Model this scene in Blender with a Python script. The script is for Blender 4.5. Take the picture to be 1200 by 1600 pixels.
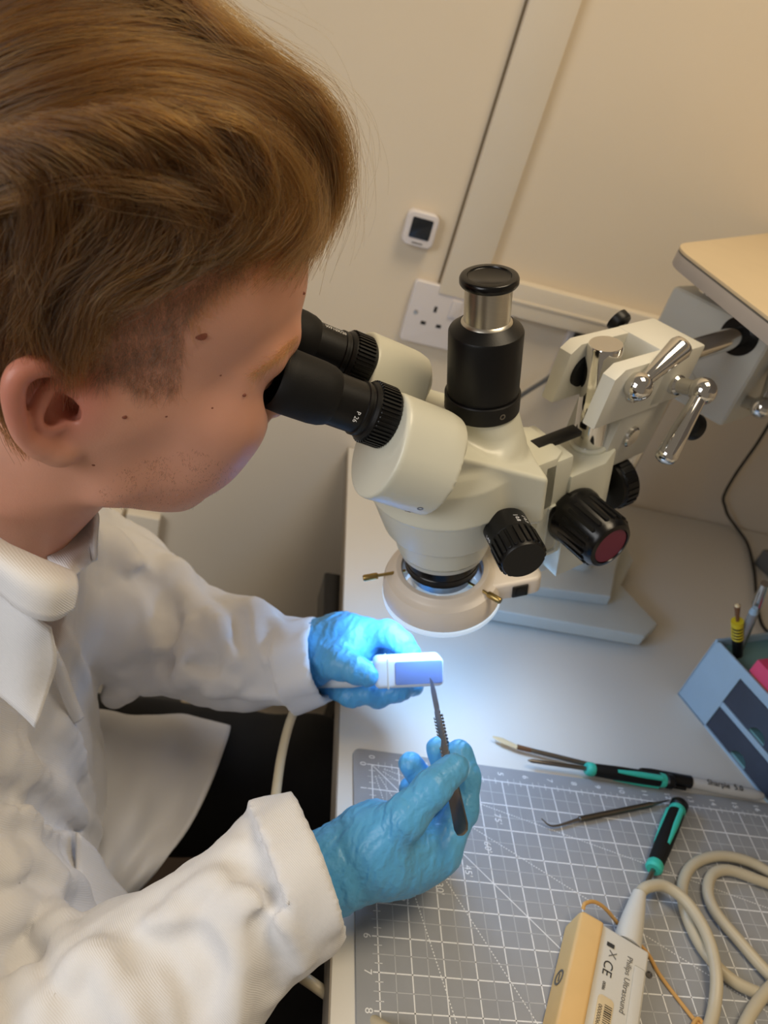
import bpy, bmesh, math, random
import numpy as np
from mathutils import Matrix, Vector
for o in list(bpy.data.objects): bpy.data.objects.remove(o)
SC = bpy.context.scene
COL = SC.collection
random.seed(4); RNG = np.random.default_rng(7)

# ---------------------------------------------------------------- camera
F = 1190.0
RW = np.array([[0.96515687, -0.04265177, 0.2581725], [0.18728396, -0.57645151, -0.79537939], [0.18274827, 0.81601745, -0.54837815]])
CP = np.array([-0.15988194, -0.43604509, 0.56919641])
cd = bpy.data.cameras.new('camera'); cam = bpy.data.objects.new('camera', cd); COL.objects.link(cam)
cd.sensor_fit = 'VERTICAL'; cd.sensor_height = 24.0; cd.sensor_width = 18.0; cd.lens = F / 1600 * 24.0
cd.clip_start = .02; cd.clip_end = 20
cam.matrix_world = Matrix(((RW[0,0], -RW[1,0], -RW[2,0], CP[0]), (RW[0,1], -RW[1,1], -RW[2,1], CP[1]), (RW[0,2], -RW[1,2], -RW[2,2], CP[2]), (0,0,0,1)))
cd.dof.use_dof = True; cd.dof.focus_distance = .47; cd.dof.aperture_fstop = 5.4
SC.camera = cam
SC.view_settings.view_transform = 'Standard'; SC.view_settings.look = 'None'; SC.view_settings.gamma = 1.0
SC.view_settings.use_curve_mapping = False; SC.view_settings.exposure = 0.36
# ---------------------------------------------------------------- world and room lights
w = bpy.data.worlds.new('world'); SC.world = w; w.use_nodes = True
w.node_tree.nodes['Background'].inputs[0].default_value = (1.0, .84, .66, 1); w.node_tree.nodes['Background'].inputs[1].default_value = .15
def area(name, loc, tgt, sx, sy, power, color):
    ld = bpy.data.lights.new(name, 'AREA'); ld.shape = 'RECTANGLE'; ld.size = sx; ld.size_y = sy; ld.energy = power; ld.color = color
    o = bpy.data.objects.new(name, ld); COL.objects.link(o); o.location = loc
    o.rotation_euler = (Vector(tgt) - Vector(loc)).to_track_quat('-Z', 'Y').to_euler(); return o
area('ceiling_panel_light', (.25, -.1, 1.75), (.2, .05, 0), .6, .6, 10.5, (1, .82, .57))
area('window_daylight', (-1.35, -.95, .85), (-.25, -.05, .12), .9, .9, 11, (.97, .98, 1))

# ---------------------------------------------------------------- helpers
def V(*a): return np.array(a, float)
def nrm(a): a = np.asarray(a, float); return a / np.linalg.norm(a)
def ray(x, y): return RW.T @ V((x-600)/F, (y-800)/F, 1.0)
def at(x, y, Z): return CP + Z * ray(x, y)                    # a point seen at a pixel, at a depth
def atz(x, y, h): d = ray(x, y); return CP + d * ((h - CP[2]) / d[2])
def aty(x, y, Y): d = ray(x, y); return CP + d * ((Y - CP[1]) / d[1])
def frame(o, z, x=None):
    z = nrm(z)
    if x is None: x = (1,0,0) if abs(z[0]) < .8 else (0,1,0)
    x = np.asarray(x, float); x = nrm(x - z * (x @ z)); y = np.cross(z, x)
    return np.array([x, y, z]).T, np.asarray(o, float)
I3 = np.eye(3)
def lin(c): c = c / 255.0; return c / 12.92 if c <= .04045 else ((c + .055) / 1.055) ** 2.4
def rgb(h): h = h.lstrip('#'); return tuple(lin(int(h[i:i+2], 16)) for i in (0, 2, 4))
MATS = {}
def mat(name, color, rough=.5, metal=0.0, var=.04, scale=40, bump=0.0, bscale=300, spec=.5, coat=0.0, sss=0.0, trans=0.0, emit=None, es=0.0, stretch=None):
    m = bpy.data.materials.new(name); m.use_nodes = True; nt = m.node_tree; b = nt.nodes['Principled BSDF']
    c = rgb(color) if isinstance(color, str) else color
    tc = nt.nodes.new('ShaderNodeTexCoord'); mp = nt.nodes.new('ShaderNodeMapping'); nt.links.new(tc.outputs['Object'], mp.inputs[0])
    if stretch: mp.inputs['Scale'].default_value = stretch
    n = nt.nodes.new('ShaderNodeTexNoise'); n.inputs['Scale'].default_value = scale; n.inputs['Detail'].default_value = 4; nt.links.new(mp.outputs[0], n.inputs[0])
    r = nt.nodes.new('ShaderNodeValToRGB'); r.color_ramp.elements[0].position = .3; r.color_ramp.elements[1].position = .7
    r.color_ramp.elements[0].color = tuple(x*(1-var) for x in c) + (1,); r.color_ramp.elements[1].color = tuple(min(1, x*(1+var)) for x in c) + (1,)
    nt.links.new(n.outputs[0], r.inputs[0]); nt.links.new(r.outputs[0], b.inputs['Base Color'])
    b.inputs['Roughness'].default_value = rough; b.inputs['Metallic'].default_value = metal; b.inputs['Specular IOR Level'].default_value = spec
    b.inputs['Coat Weight'].default_value = coat; b.inputs['Transmission Weight'].default_value = trans
    if sss: b.inputs['Subsurface Weight'].default_value = sss; b.inputs['Subsurface Radius'].default_value = (.006, .0025, .0012); b.inputs['Subsurface Scale'].default_value = 1.0
    if emit: b.inputs['Emission Color'].default_value = tuple(emit) + (1,); b.inputs['Emission Strength'].default_value = es
    if bump:
        n2 = nt.nodes.new('ShaderNodeTexNoise'); n2.inputs['Scale'].default_value = bscale; n2.inputs['Detail'].default_value = 3; nt.links.new(mp.outputs[0], n2.inputs[0])
        bp = nt.nodes.new('ShaderNodeBump'); bp.inputs['Strength'].default_value = bump; bp.inputs['Distance'].default_value = .001
        nt.links.new(n2.outputs[0], bp.inputs['Height']); nt.links.new(bp.outputs[0], b.inputs['Normal'])
    MATS[name] = m; return m

class MB:
    """collects shapes in world coordinates and links them as one mesh object"""
    def __init__(s): s.bm = bmesh.new()
    def _add(s, bm, Rm, o):
        M = Matrix([list(Rm[i]) + [o[i]] for i in range(3)] + [[0,0,0,1]])
        bm.transform(M); me = bpy.data.meshes.new('t'); bm.to_mesh(me); bm.free(); s.bm.from_mesh(me); bpy.data.meshes.remove(me); return s
    def box(s, fr, lo, hi, bev=.001, seg=2):
        bm = bmesh.new(); bmesh.ops.create_cube(bm, size=1)
        lo = V(*lo); hi = V(*hi)
        for v in bm.verts: v.co = Vector((V(*v.co) + .5) * (hi - lo) + lo)
        if bev: bmesh.ops.bevel(bm, geom=bm.edges[:], offset=bev, segments=seg, affect='EDGES', profile=.6)
        return s._add(bm, *fr)
    def prism(s, fr, poly, h0, h1, bev=0.0, seg=2):
        bm = bmesh.new(); f = bm.faces.new([bm.verts.new((p[0], p[1], h0)) for p in poly]); bm.normal_update()
        if f.normal.z > 0: f.normal_flip()
        r = bmesh.ops.extrude_face_region(bm, geom=[f]); 
        bmesh.ops.translate(bm, vec=(0,0,h1-h0), verts=[e for e in r['geom'] if isinstance(e, bmesh.types.BMVert)])
        bmesh.ops.recalc_face_normals(bm, faces=bm.faces[:])
        if bev:
            es = [e for e in bm.edges if abs(e.verts[0].co.z - e.verts[1].co.z) < 1e-9]
            bmesh.ops.bevel(bm, geom=es, offset=bev, segments=seg, affect='EDGES', profile=.6)
        return s._add(bm, *fr)
    def lathe(s, fr, prof, n=48, sx=1.0, sy=1.0):
        bm = bmesh.new(); rings = []
        for r, h in prof:
            if r < 1e-6: rings.append([bm.verts.new((0,0,h))])
            else: rings.append([bm.verts.new((r*sx*math.cos(2*math.pi*k/n), r*sy*math.sin(2*math.pi*k/n), h)) for k in range(n)])
        for a, b in zip(rings, rings[1:]):
            for k in range(n):
                k2 = (k+1) % n
                if len(a) == 1 and len(b) == 1: continue
                if len(a) == 1: bm.faces.new((a[0], b[k2], b[k]))
                elif len(b) == 1: bm.faces.new((a[k], a[k2], b[0]))
                else: bm.faces.new((a[k], a[k2], b[k2], b[k]))
        bmesh.ops.recalc_face_normals(bm, faces=bm.faces[:])
        return s._add(bm, *fr)
    def tube(s, pts, rad, n=12, smooth=0, flat=1.0, cap=True):
        pts = np.asarray(pts, float)
        if smooth: pts = spline(pts, smooth)
        m = len(pts); rad = np.interp(np.linspace(0,1,m), np.linspace(0,1,len(rad)), rad) if hasattr(rad, '__len__') else np.full(m, rad)
        T = np.gradient(pts, axis=0); T /= np.linalg.norm(T, axis=1)[:,None] + 1e-12
        ref = V(0,0,1) if abs(T[0][2]) < .9 else V(1,0,0); N = nrm(np.cross(T[0], ref)); bm = bmesh.new(); rings = []
        for i in range(m):
            N = nrm(N - T[i]*(N@T[i])); B = np.cross(T[i], N)
            rings.append([bm.verts.new(pts[i] + rad[i]*(math.cos(a)*N + flat*math.sin(a)*B)) for a in np.linspace(0, 2*math.pi, n, endpoint=False)])
        for a, b in zip(rings, rings[1:]):
            for k in range(n): bm.faces.new((a[k], a[(k+1)%n], b[(k+1)%n], b[k]))
        if cap:
            bm.faces.new(rings[0][::-1]); bm.faces.new(rings[-1])
        bmesh.ops.recalc_face_normals(bm, faces=bm.faces[:])
        return s._add(bm, I3, V(0,0,0))
    def quads(s, verts, faces):
        vs = [s.bm.verts.new(v) for v in verts]
        for f in faces: s.bm.faces.new([vs[i] for i in f])
        return s
    def build(s, name, m, parent=None, ang=35):
        return link_mesh(name, s.bm, m, parent, ang)
def origin_of(o):
    p = V(0,0,0)
    while o is not None: p = p + V(*o.location); o = o.parent
    return p
def link_mesh(name, bm, m, parent=None, ang=35):
    me = bpy.data.meshes.new(name)
    if parent is not None: bm.transform(Matrix.Translation(-Vector(origin_of(parent))))
    bm.to_mesh(me); bm.free(); me.shade_smooth()
    if ang < 180: me.set_sharp_from_angle(angle=math.radians(ang))
    return link_me(name, me, m, parent)
def link_me(name, me, m, parent=None):
    o = bpy.data.objects.new(name, me); COL.objects.link(o); me.materials.append(MATS[m] if isinstance(m, str) else m); o.parent = parent; return o
def spline(p, k):
    p = np.asarray(p, float); q = np.vstack([2*p[0]-p[1], p, 2*p[-1]-p[-2]]); out = []
    for i in range(1, len(q)-2):
        for t in np.linspace(0, 1, k, endpoint=False):
            a, b, c, d = q[i-1], q[i], q[i+1], q[i+2]
            out.append(.5*((2*b)+(-a+c)*t+(2*a-5*b+4*c-d)*t*t+(-a+3*b-3*c+d)*t**3))
    out.append(p[-1]); return np.array(out)
def thing(name, label, cat, loc=(0,0,0), group=None):
    o = bpy.data.objects.new(name, None); COL.objects.link(o); o.location = tuple(loc); o.empty_display_size = .02
    o['label'] = label; o['category'] = cat
    if group: o['group'] = group
    return o
def tag(o, label, cat, group=None):
    o['label'] = label; o['category'] = cat
    if group: o['group'] = group
    return o
def struct(o, label=None):
    o['kind'] = 'structure'
    if label: o['label'] = label
    return o
def text(name, s, fr, size, m, parent, depth=.00005):
    cu = bpy.data.curves.new(name, 'FONT'); cu.body = s; cu.size = size; cu.align_x = 'CENTER'; cu.align_y = 'CENTER'; cu.extrude = depth; cu.resolution_u = 3
    tmp = bpy.data.objects.new('tmp', cu); COL.objects.link(tmp); dg = bpy.context.evaluated_depsgraph_get(); me = bpy.data.meshes.new_from_object(tmp.evaluated_get(dg))
    bpy.data.objects.remove(tmp); bpy.data.curves.remove(cu)
    Rm, p = fr; p = p - origin_of(parent)
    me.transform(Matrix([list(Rm[i]) + [p[i]] for i in range(3)] + [[0,0,0,1]])); me.materials.clear()
    return link_me(name, me, m, parent)
def gear(r0, r1, n, duty=.55, ph=0):
    out = []
    for k in range(n):
        for a, r in ((0, r1), (duty*.85, r1), (duty, r0), (.98, r0)):
            t = 2*math.pi*(k+a)/n + ph; out.append((r*math.cos(t), r*math.sin(t)))
    return out
def rrect(x0, y0, x1, y1, r, n=6):
    out = []
    for cx, cy, a0 in ((x1-r, y0+r, -90), (x1-r, y1-r, 0), (x0+r, y1-r, 90), (x0+r, y0+r, 180)):
        for k in range(n+1):
            a = math.radians(a0 + 90*k/n); out.append((cx + r*math.cos(a), cy + r*math.sin(a)))
    return out

# ---------------------------------------------------------------- materials
mat('wall_paint', '#d9cbb4', .85, var=.015, scale=6, bump=.12, bscale=180)
mat('floor_vinyl', '#4a3a2e', .6, var=.12, scale=12)
mat('joint_dark', '#77674f', .8, var=.05)
mat('trim_paint', '#dcd0bb', .6, var=.02, scale=8)
mat('desk_white', '#d8d4cb', .42, var=.012, scale=5, bump=.03, bscale=900)
mat('desk_edge', '#8f8577', .55, var=.05)
mat('dark_steel', '#1b1b1d', .5, metal=.3)
mat('black_plastic', '#0a0a0b', .40, var=.1, bump=.06, bscale=1500, spec=.35)
mat('black_rubber', '#0b0b0c', .60, var=.1, bump=.12, bscale=1400, spec=.3)
mat('black_gloss', '#060607', .25, var=.1, spec=.4)
mat('ivory', '#d8d8c8', .33, var=.012, scale=25, bump=.05, bscale=1100)
mat('ivory_grey', '#c6c8c0', .38, var=.015, scale=25, bump=.05, bscale=1100)
mat('stand_grey', '#c4c2b8', .5, var=.02, scale=25, bump=.07, bscale=900)
mat('base_grey', '#c0c3bd', .5, var=.02, scale=25, bump=.07, bscale=900)
mat('clamp_white', '#dedcd0', .42, var=.015, scale=25, bump=.06, bscale=900)
mat('chrome', '#d8d6d2', .07, metal=1.0, var=.01)
mat('brushed', '#c9c4b8', .3, metal=1.0, var=.03, stretch=(1,1,30))
mat('steel', '#85807a', .34, metal=1.0, var=.06)
mat('brass', '#a8905a', .35, metal=1.0, var=.1)
mat('ring_white', '#e6dccf', .4, var=.01)
mat('ring_lens', '#e8eef8', .3, emit=(.50, .74, 1.0), es=.35)
mat('led', '#ffffff', .3, emit=(.50, .74, 1.0), es=6.0)
mat('lens_glass', '#0a0e1c', .06, var=.02, coat=.6)
mat('red_disc', '#6e1630', .35, var=.05)
mat('socket_white', '#d9d2cf', .35, var=.01)
mat('socket_dark', '#15130f', .5)
mat('lcd', '#20242a', .2, var=.1, scale=200)
mat('mat_grey', '#96989b', .72, var=.03, scale=60, bump=.1, bscale=1500)
mat('mat_print', '#ecedee', .6, var=.02)
mat('mat_print_dim', '#bcbec1', .6, var=.02)
mat('cable_beige', '#bdb196', .42, var=.03)
mat('probe_white', '#cfcabd', .45, var=.015, bump=.04, bscale=900)
mat('probe_tan', '#e0b878', .5, var=.03, bump=.03)
mat('cord_orange', '#c99a55', .6, var=.05)
mat('teal', '#38b8a2', .4, var=.03)
mat('ink', '#2b2b2c', .5)
mat('ink_grey', '#5e5c58', .5)
mat('label_cream', '#d6c096', .5, var=.02)
mat('marker_grey', '#b9b6b0', .35, var=.02)
mat('org_blue', '#93adc2', .5, var=.02)
mat('org_inner', '#6f9ba0', .5, var=.02)
mat('drawer_clear', '#2c3444', .12, var=.15, scale=30, coat=.3)
mat('yellow', '#c9b41e', .5, var=.04)
mat('pink', '#d0476c', .7, var=.03)
mat('orange', '#c98a2a', .6, var=.03)
mat('clear_plastic', '#aab0b6', .15, var=.03, trans=.5)
mat('brown', '#6d4a2e', .5, var=.08)
mat('shelf_cream', '#cdb997', .6, var=.02, scale=20)
mat('shelf_edge', '#aaa29c', .55, var=.02)
mat('cable_black', '#15140f', .45)
mat('trousers', '#0b0b0d', .85, var=.15, bump=.2, bscale=700)
# ================================================================ structure
ZD = -.003                                     # desk surface, the cutting mat's face is z = 0
YW = .575                                      # back wall face
mb = MB(); mb.box((I3, V(0,0,0)), (-2.2, YW, -.73), (2.2, YW+.1, 1.9), 0); struct(mb.build('wall_back', 'wall_paint'))
mb = MB(); mb.box((I3, V(0,0,0)), (-2.2, -2.2, -.80), (2.2, YW, -.73), 0); struct(mb.build('floor', 'floor_vinyl'))
mb = MB(); mb.box((I3, V(0,0,0)), (-2.2, YW-.015, -.73), (2.2, YW, -.63), .003); struct(mb.build('baseboard_back', 'trim_paint'))
mb = MB(); mb.box((I3, V(0,0,0)), (1.6, -2.2, -.73), (1.7, YW, 1.9), 0); struct(mb.build('wall_right', 'wall_paint'))
# vertical trunking, horizontal dado trunking
mb = MB(); mb.box((I3, V(0,0,0)), (.042, YW-.014, .262), (.098, YW, 1.9), .002); struct(mb.build('trim_1', 'trim_paint'), 'vertical cable trunking on the wall')
mb = MB(); mb.box((I3, V(0,0,0)), (.1, YW-.022, .258), (2.2, YW, .304), .003)
mb.box((I3, V(0,0,0)), (.1, YW-.024, .278), (2.2, YW-.02, .282), .001); struct(mb.build('trim_2', 'trim_paint'), 'horizontal cable trunking on the wall')
mb = MB(); mb.box((I3, V(0,0,0)), (.0395, YW-.004, .262), (.042, YW, 1.9), 0); struct(mb.build('trim_4', 'joint_dark'), 'dark joint line beside the vertical trunking')
# panelled trim left of the desk
mb = MB()
for x0, x1, d in ((-.60, -.372, .016), (-.366, -.338, .024), (-.332, -.280, .018)):
    mb.box((I3, V(0,0,0)), (x0, YW-d, -.63), (x1, YW, -.195), .003)
struct(mb.build('trim_3', 'trim_paint'), 'pale vertical boards low on the wall')
mb = MB(); mb.box((I3, V(0,0,0)), (-.34, YW-.05, -.66), (-.20, YW-.015, -.56), .004)
tag(mb.build('junction_box', 'ink_grey'), 'dark box low on the wall behind the lab coat', 'box')

# ================================================================ wall fittings
def socket(x0, z0, label):
    t = thing('wall_socket', label, 'socket', (x0, YW, z0), 'double wall sockets')
    fr = (np.array([[1,0,0],[0,0,-1],[0,1,0]], float), V(x0, YW, z0))     # local x right, y up, z out of the wall
    mb = MB(); mb.prism(fr, rrect(0, 0, .146, .086, .006), 0, .012, .0025, 3); mb.build('face_plate', 'socket_white', t)
    for cx in (.037, .109):
        for (px, py, a, b) in ((0, .008, .004, .008), (-.011, -.014, .007, .0045), (.011, -.014, .007, .0045)):
            mb = MB(); mb.box(fr, (cx+px-a/2, .045+py-b/2, .0118), (cx+px+a/2, .045+py+b/2, .0125), 0); mb.build('pin_hole', 'socket_dark', t)
    for cx in (.063, .083):
        mb = MB(); mb.prism(fr, rrect(cx-.007, .048, cx+.007, .072, .002), .011, .015, .0012); mb.build('rocker_switch', 'socket_white', t)
    for cx in (.012, .134):
        mb = MB(); mb.lathe((fr[0], fr[1] + fr[0] @ V(cx, .043, .0118)), [(.0035,0), (.003,.0008), (0,.001)], 16); mb.build('screw', 'brushed', t)
    return t
socket(.008, .186, 'white double wall socket left of the black photo tube')
socket(.236, .176, 'white wall socket behind the boom clamp with a cable plugged in')
t = thing('temperature_sensor', 'small white square wall sensor with dark display', 'sensor', (-.005, YW, .335))
fr = (np.array([[1,0,0],[0,0,-1],[0,1,0]], float), V(-.005, YW, .335))
mb = MB(); mb.prism(fr, rrect(-.021, -.022, .021, .022, .009), 0, .016, .004, 3); mb.build('case', 'socket_white', t)
mb = MB(); mb.prism(fr, rrect(-.0135, -.011, .0135, .0145, .002), .0155, .0168, .0004); sc_ = mb.build('display', 'lcd', t)
mb = MB(); mb.box(fr, (-.007, -.0175, .0158), (.007, -.016, .0164), 0); mb.build('vent_slot', 'ink_grey', t)
mb = MB(); mb.tube([V(.262,YW-.014,.235), V(.262,YW-.05,.25), V(.255,YW-.06,.262), V(.24,YW-.07,.25), V(.215,YW-.06,.20), V(.185,YW-.04,.14), V(.18,YW-.03,.08), V(.165,YW-.02,.03), V(.15,YW-.02,.0)], .0032, 10, 8)
tag(mb.build('power_cable', 'ink_grey'), 'dark cable drooping down the wall behind the photo tube', 'cable')
mb = MB(); mb.box((I3, V(.262, YW-.03, .238)), (-.02,-.022,-.02), (.02,.018,.02), .005); tag(mb.build('power_plug', 'black_plastic'), 'black plug in the wall socket behind the clamp', 'plug')

# ================================================================ raised shelf board
t = thing('raised_shelf', 'cream shelf board with grey edge raised over the desk', 'shelf', (.7, .4, ZD))
zs = .445; c0 = atz(1056, 384, zs); c1 = atz(1200, 494, zs); c2 = atz(1200, 364, zs); c3 = atz(1085, 368, zs); e_ = nrm(c1-c0); g_ = nrm(c2-c3)
def corner(a, m, b, r, n=8):
    u_, v_ = nrm(a-m), nrm(b-m); p, q = m + u_*r, m + v_*r; return [((1-t)**2*p + 2*t*(1-t)*m + t*t*q)[:2] for t in np.linspace(0, 1, n)]
poly = [tuple(p) for p in [(c0 + e_*.36)[:2]] + corner(c0 + e_*.3, c0 - e_*.006, c2, .035) + [c2[:2], V(.80, c2[1]+.01), V(.80, (c0+e_*.36)[1])]]
fr = (I3, V(0,0,zs))
def inset(k): m = np.mean(poly, axis=0); return [tuple(m + (V(*p)-m)*(1-k)) for p in poly]
mb = MB(); mb.prism(fr, poly, -.003, 0, .001); mb.build('top_panel', 'shelf_cream', t)
mb = MB(); mb.prism(fr, inset(.003), -.0042, -.003, 0); mb.build('joint_line', 'ink_grey', t)
mb = MB(); mb.prism(fr, poly, -.017, -.0042, .001); mb.build('edge_board', 'shelf_edge', t)
for a, b in ((.76, .50), (.76, -.02)):
    mb = MB(); mb.box((I3, V(a, b, 0)), (-.02,-.02,ZD), (.02,.02,zs-.017), .003); mb.build('leg', 'shelf_edge', t)

# ================================================================ desk
def edge_x(y): return -.0317 + .0217*y
t = thing('desk', 'white desk with grey edge beside the back wall', 'desk', (.5, .03, -.73))
mb = MB(); ya, yb = -.62, YW-.004
def slab(x_off, z0, z1, bev):
    bm = bmesh.new(); vs = [(edge_x(ya)+x_off, ya), (1.3, ya), (1.3, yb), (edge_x(yb)+x_off, yb)]
    mb.prism((I3, V(0,0,0)), vs, z0, z1, bev)
slab(.0012, -.025, ZD, .0008); mb.build('desktop', 'desk_white', t)
mb = MB(); mb.prism((I3, V(0,0,0)), [(edge_x(ya), ya), (edge_x(ya)+.0016, ya), (edge_x(yb)+.0016, yb), (edge_x(yb), yb)], -.0248, ZD-.0006, .0003); mb.build('edge_band', 'desk_edge', t)
for y in (-.45, .45):
    mb = MB(); mb.box((I3, V(.09, y, 0)), (-.035, -.035, -.73), (.035, .035, -.025), .003); mb.build('leg', 'dark_steel', t)
cp = MB(); cp.box((I3, V(edge_x(.235), .235, 0)), (-.018, -.060, -.07), (.004, .060, -.0255), .004, 3); cpo = cp.build('control_panel', 'black_plastic', t); cpo['label'] = 'black desk height control box'
for k in range(4):
    b = MB(); b.lathe((np.array([[0,0,-1],[0,1,0],[1,0,0]], float), V(edge_x(.235)-.0178, .200+k*.022, -.045)), [(.0045,0), (.0045,-.0006), (0,-.0008)], 16); b.build('button', 'ink_grey', cpo)

# ================================================================ cutting mat
IN = .0254
t = thing('cutting_mat', 'grey self-healing cutting mat with white inch grid on the desk', 'cutting mat', (.2, -.1, ZD))
mb = MB(); mb.prism((I3, V(0,0,0)), rrect(-.0172, -.29, .447, .0163, .007), ZD, 0, .0005); mb.build('mat_board', 'mat_grey', t)
ZP = .00012
def strip(mb, a, b, wd, z=ZP):
    a = V(*a); b = V(*b); n = nrm(V(-(b-a)[1], (b-a)[0])) * wd/2
    mb.quads([(a[0]+n[0],a[1]+n[1],z), (b[0]+n[0],b[1]+n[1],z), (b[0]-n[0],b[1]-n[1],z), (a[0]-n[0],a[1]-n[1],z)], [(3,2,1,0)])
mb = MB(); m2 = MB()
NU, NV = 17, 11
for k in range(NU*2+1):
    x = k*IN/2; major = k % 2 == 0
    strip(mb if major else m2, (x, .0045 if not major else .0), (x, -NV*IN), .00095 if major else .0006)
for k in range(NV*2+1):
    y = -k*IN/2; major = k % 2 == 0
    strip(mb if major else m2, (-.0045 if k < 40 else 0, y), (NU*IN, y), .00095 if major else .0006)
for k in range(NU*8+1):
    if k % 4: 
        x = k*IN/8
        if k % 2 == 0: strip(mb, (x, -.003), (x, .003), .0005)
for k in range(NV*8+1):
    if k % 4 and k % 2 == 0: strip(mb, (-.003, -k*IN/8), (.003, -k*IN/8), .0005)
g1 = mb.build('grid_lines', 'mat_print', t); m2.build('half_inch_lines', 'mat_print_dim', t)
mb = MB(); strip(mb, (0,0), (NV*IN, -NV*IN), .0008, ZP*1.4); mb.build('diagonal_line', 'mat_print', t)
mb = MB()
for ang in (15, 30, 60, 75):
    d = V(math.sin(math.radians(ang)), -math.cos(math.radians(ang)))
    r = .012
    while r < .42:
        q = d*r
        if -NV*IN < q[1] and q[0] < NU*IN: strip(mb, q, q + d*.0013, .0008, ZP*1.4)
        r += .0024
mb.build('dotted_angle_lines', 'mat_print', t)
RC = np.array([[0,1,0],[-1,0,0],[0,0,1]], float)              # lettering turned a quarter turn clockwise
for k in range(0, NV+1): text('numeral', str(k), (RC, V(-.0085, -k*IN, ZP)), .0082, 'mat_print', t)
for k in range(0, NU+1): text('numeral', str(k), (RC, V(k*IN, .0085, ZP)), .0082, 'mat_print', t)
for ang, s in ((15, "15'"), (30, "30'"), (45, "45'"), (60, "60'"), (75, "75'")):
    r = 4.83*IN; q = V(math.sin(math.radians(ang-4.2)), -math.cos(math.radians(ang-4.2)))*r
    text('angle_mark', s, (RC, V(q[0], q[1], ZP*2)), .0088, 'mat_print', t)
# ================================================================ stereo microscope (optical axis leans back toward the person)
U = nrm(V(-.2928, -.0908, .9518)); L = V(-.205, .978, .03); L = nrm(L - U*(L@U)); FW = np.cross(L, U)
O = V(.0169, .0587, .1803)
L2 = nrm(V(-.45243, .89015, -.05426)); L2 = nrm(L2 - U*(L2@U)); F2 = np.cross(L2, U)
def P1(a, b, c): return O + a*FW + b*L + c*U
def P2(a, b, c): return O + a*F2 + b*L2 + c*U
HF = np.array([FW, L, U]).T; H2 = np.array([F2, L2, U]).T

# ---- signed-distance modelling for cast and organic shapes
def smin(a, b, k): h = np.clip(.5 + .5*(b-a)/k, 0, 1); return b*(1-h) + a*h - k*h*(1-h)
def smax(a, b, k): return -smin(-a, -b, k)
def s_sph(P, c, r): return np.linalg.norm(P - c, axis=1) - r
def s_ell(P, c, r, Rm=None):
    q = P - c
    if Rm is not None: q = q @ Rm
    k0 = np.linalg.norm(q/r, axis=1); k1 = np.linalg.norm(q/(np.asarray(r)**2), axis=1) + 1e-9; return k0*(k0-1)/k1
def s_cap(P, a, b, ra, rb=None):
    rb = ra if rb is None else rb; a = np.asarray(a, float); b = np.asarray(b, float); ba = b-a
    h = np.clip(((P-a) @ ba)/(ba@ba + 1e-12), 0, 1); return np.linalg.norm(P - a - h[:,None]*ba, axis=1) - (ra + (rb-ra)*h)
def s_box(P, c, hs, Rm=None, r=0.0):
    q = P - c
    if Rm is not None: q = q @ Rm
    q = np.abs(q) - (np.asarray(hs) - r); return np.linalg.norm(np.maximum(q, 0), axis=1) + np.minimum(q.max(axis=1), 0) - r
def s_chain(P, pts, rs, k=.004):
    d = None
    for i in range(len(pts)-1):
        e = s_cap(P, pts[i], pts[i+1], rs[i], rs[i+1]); d = e if d is None else smin(d, e, k)
    return d
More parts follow.
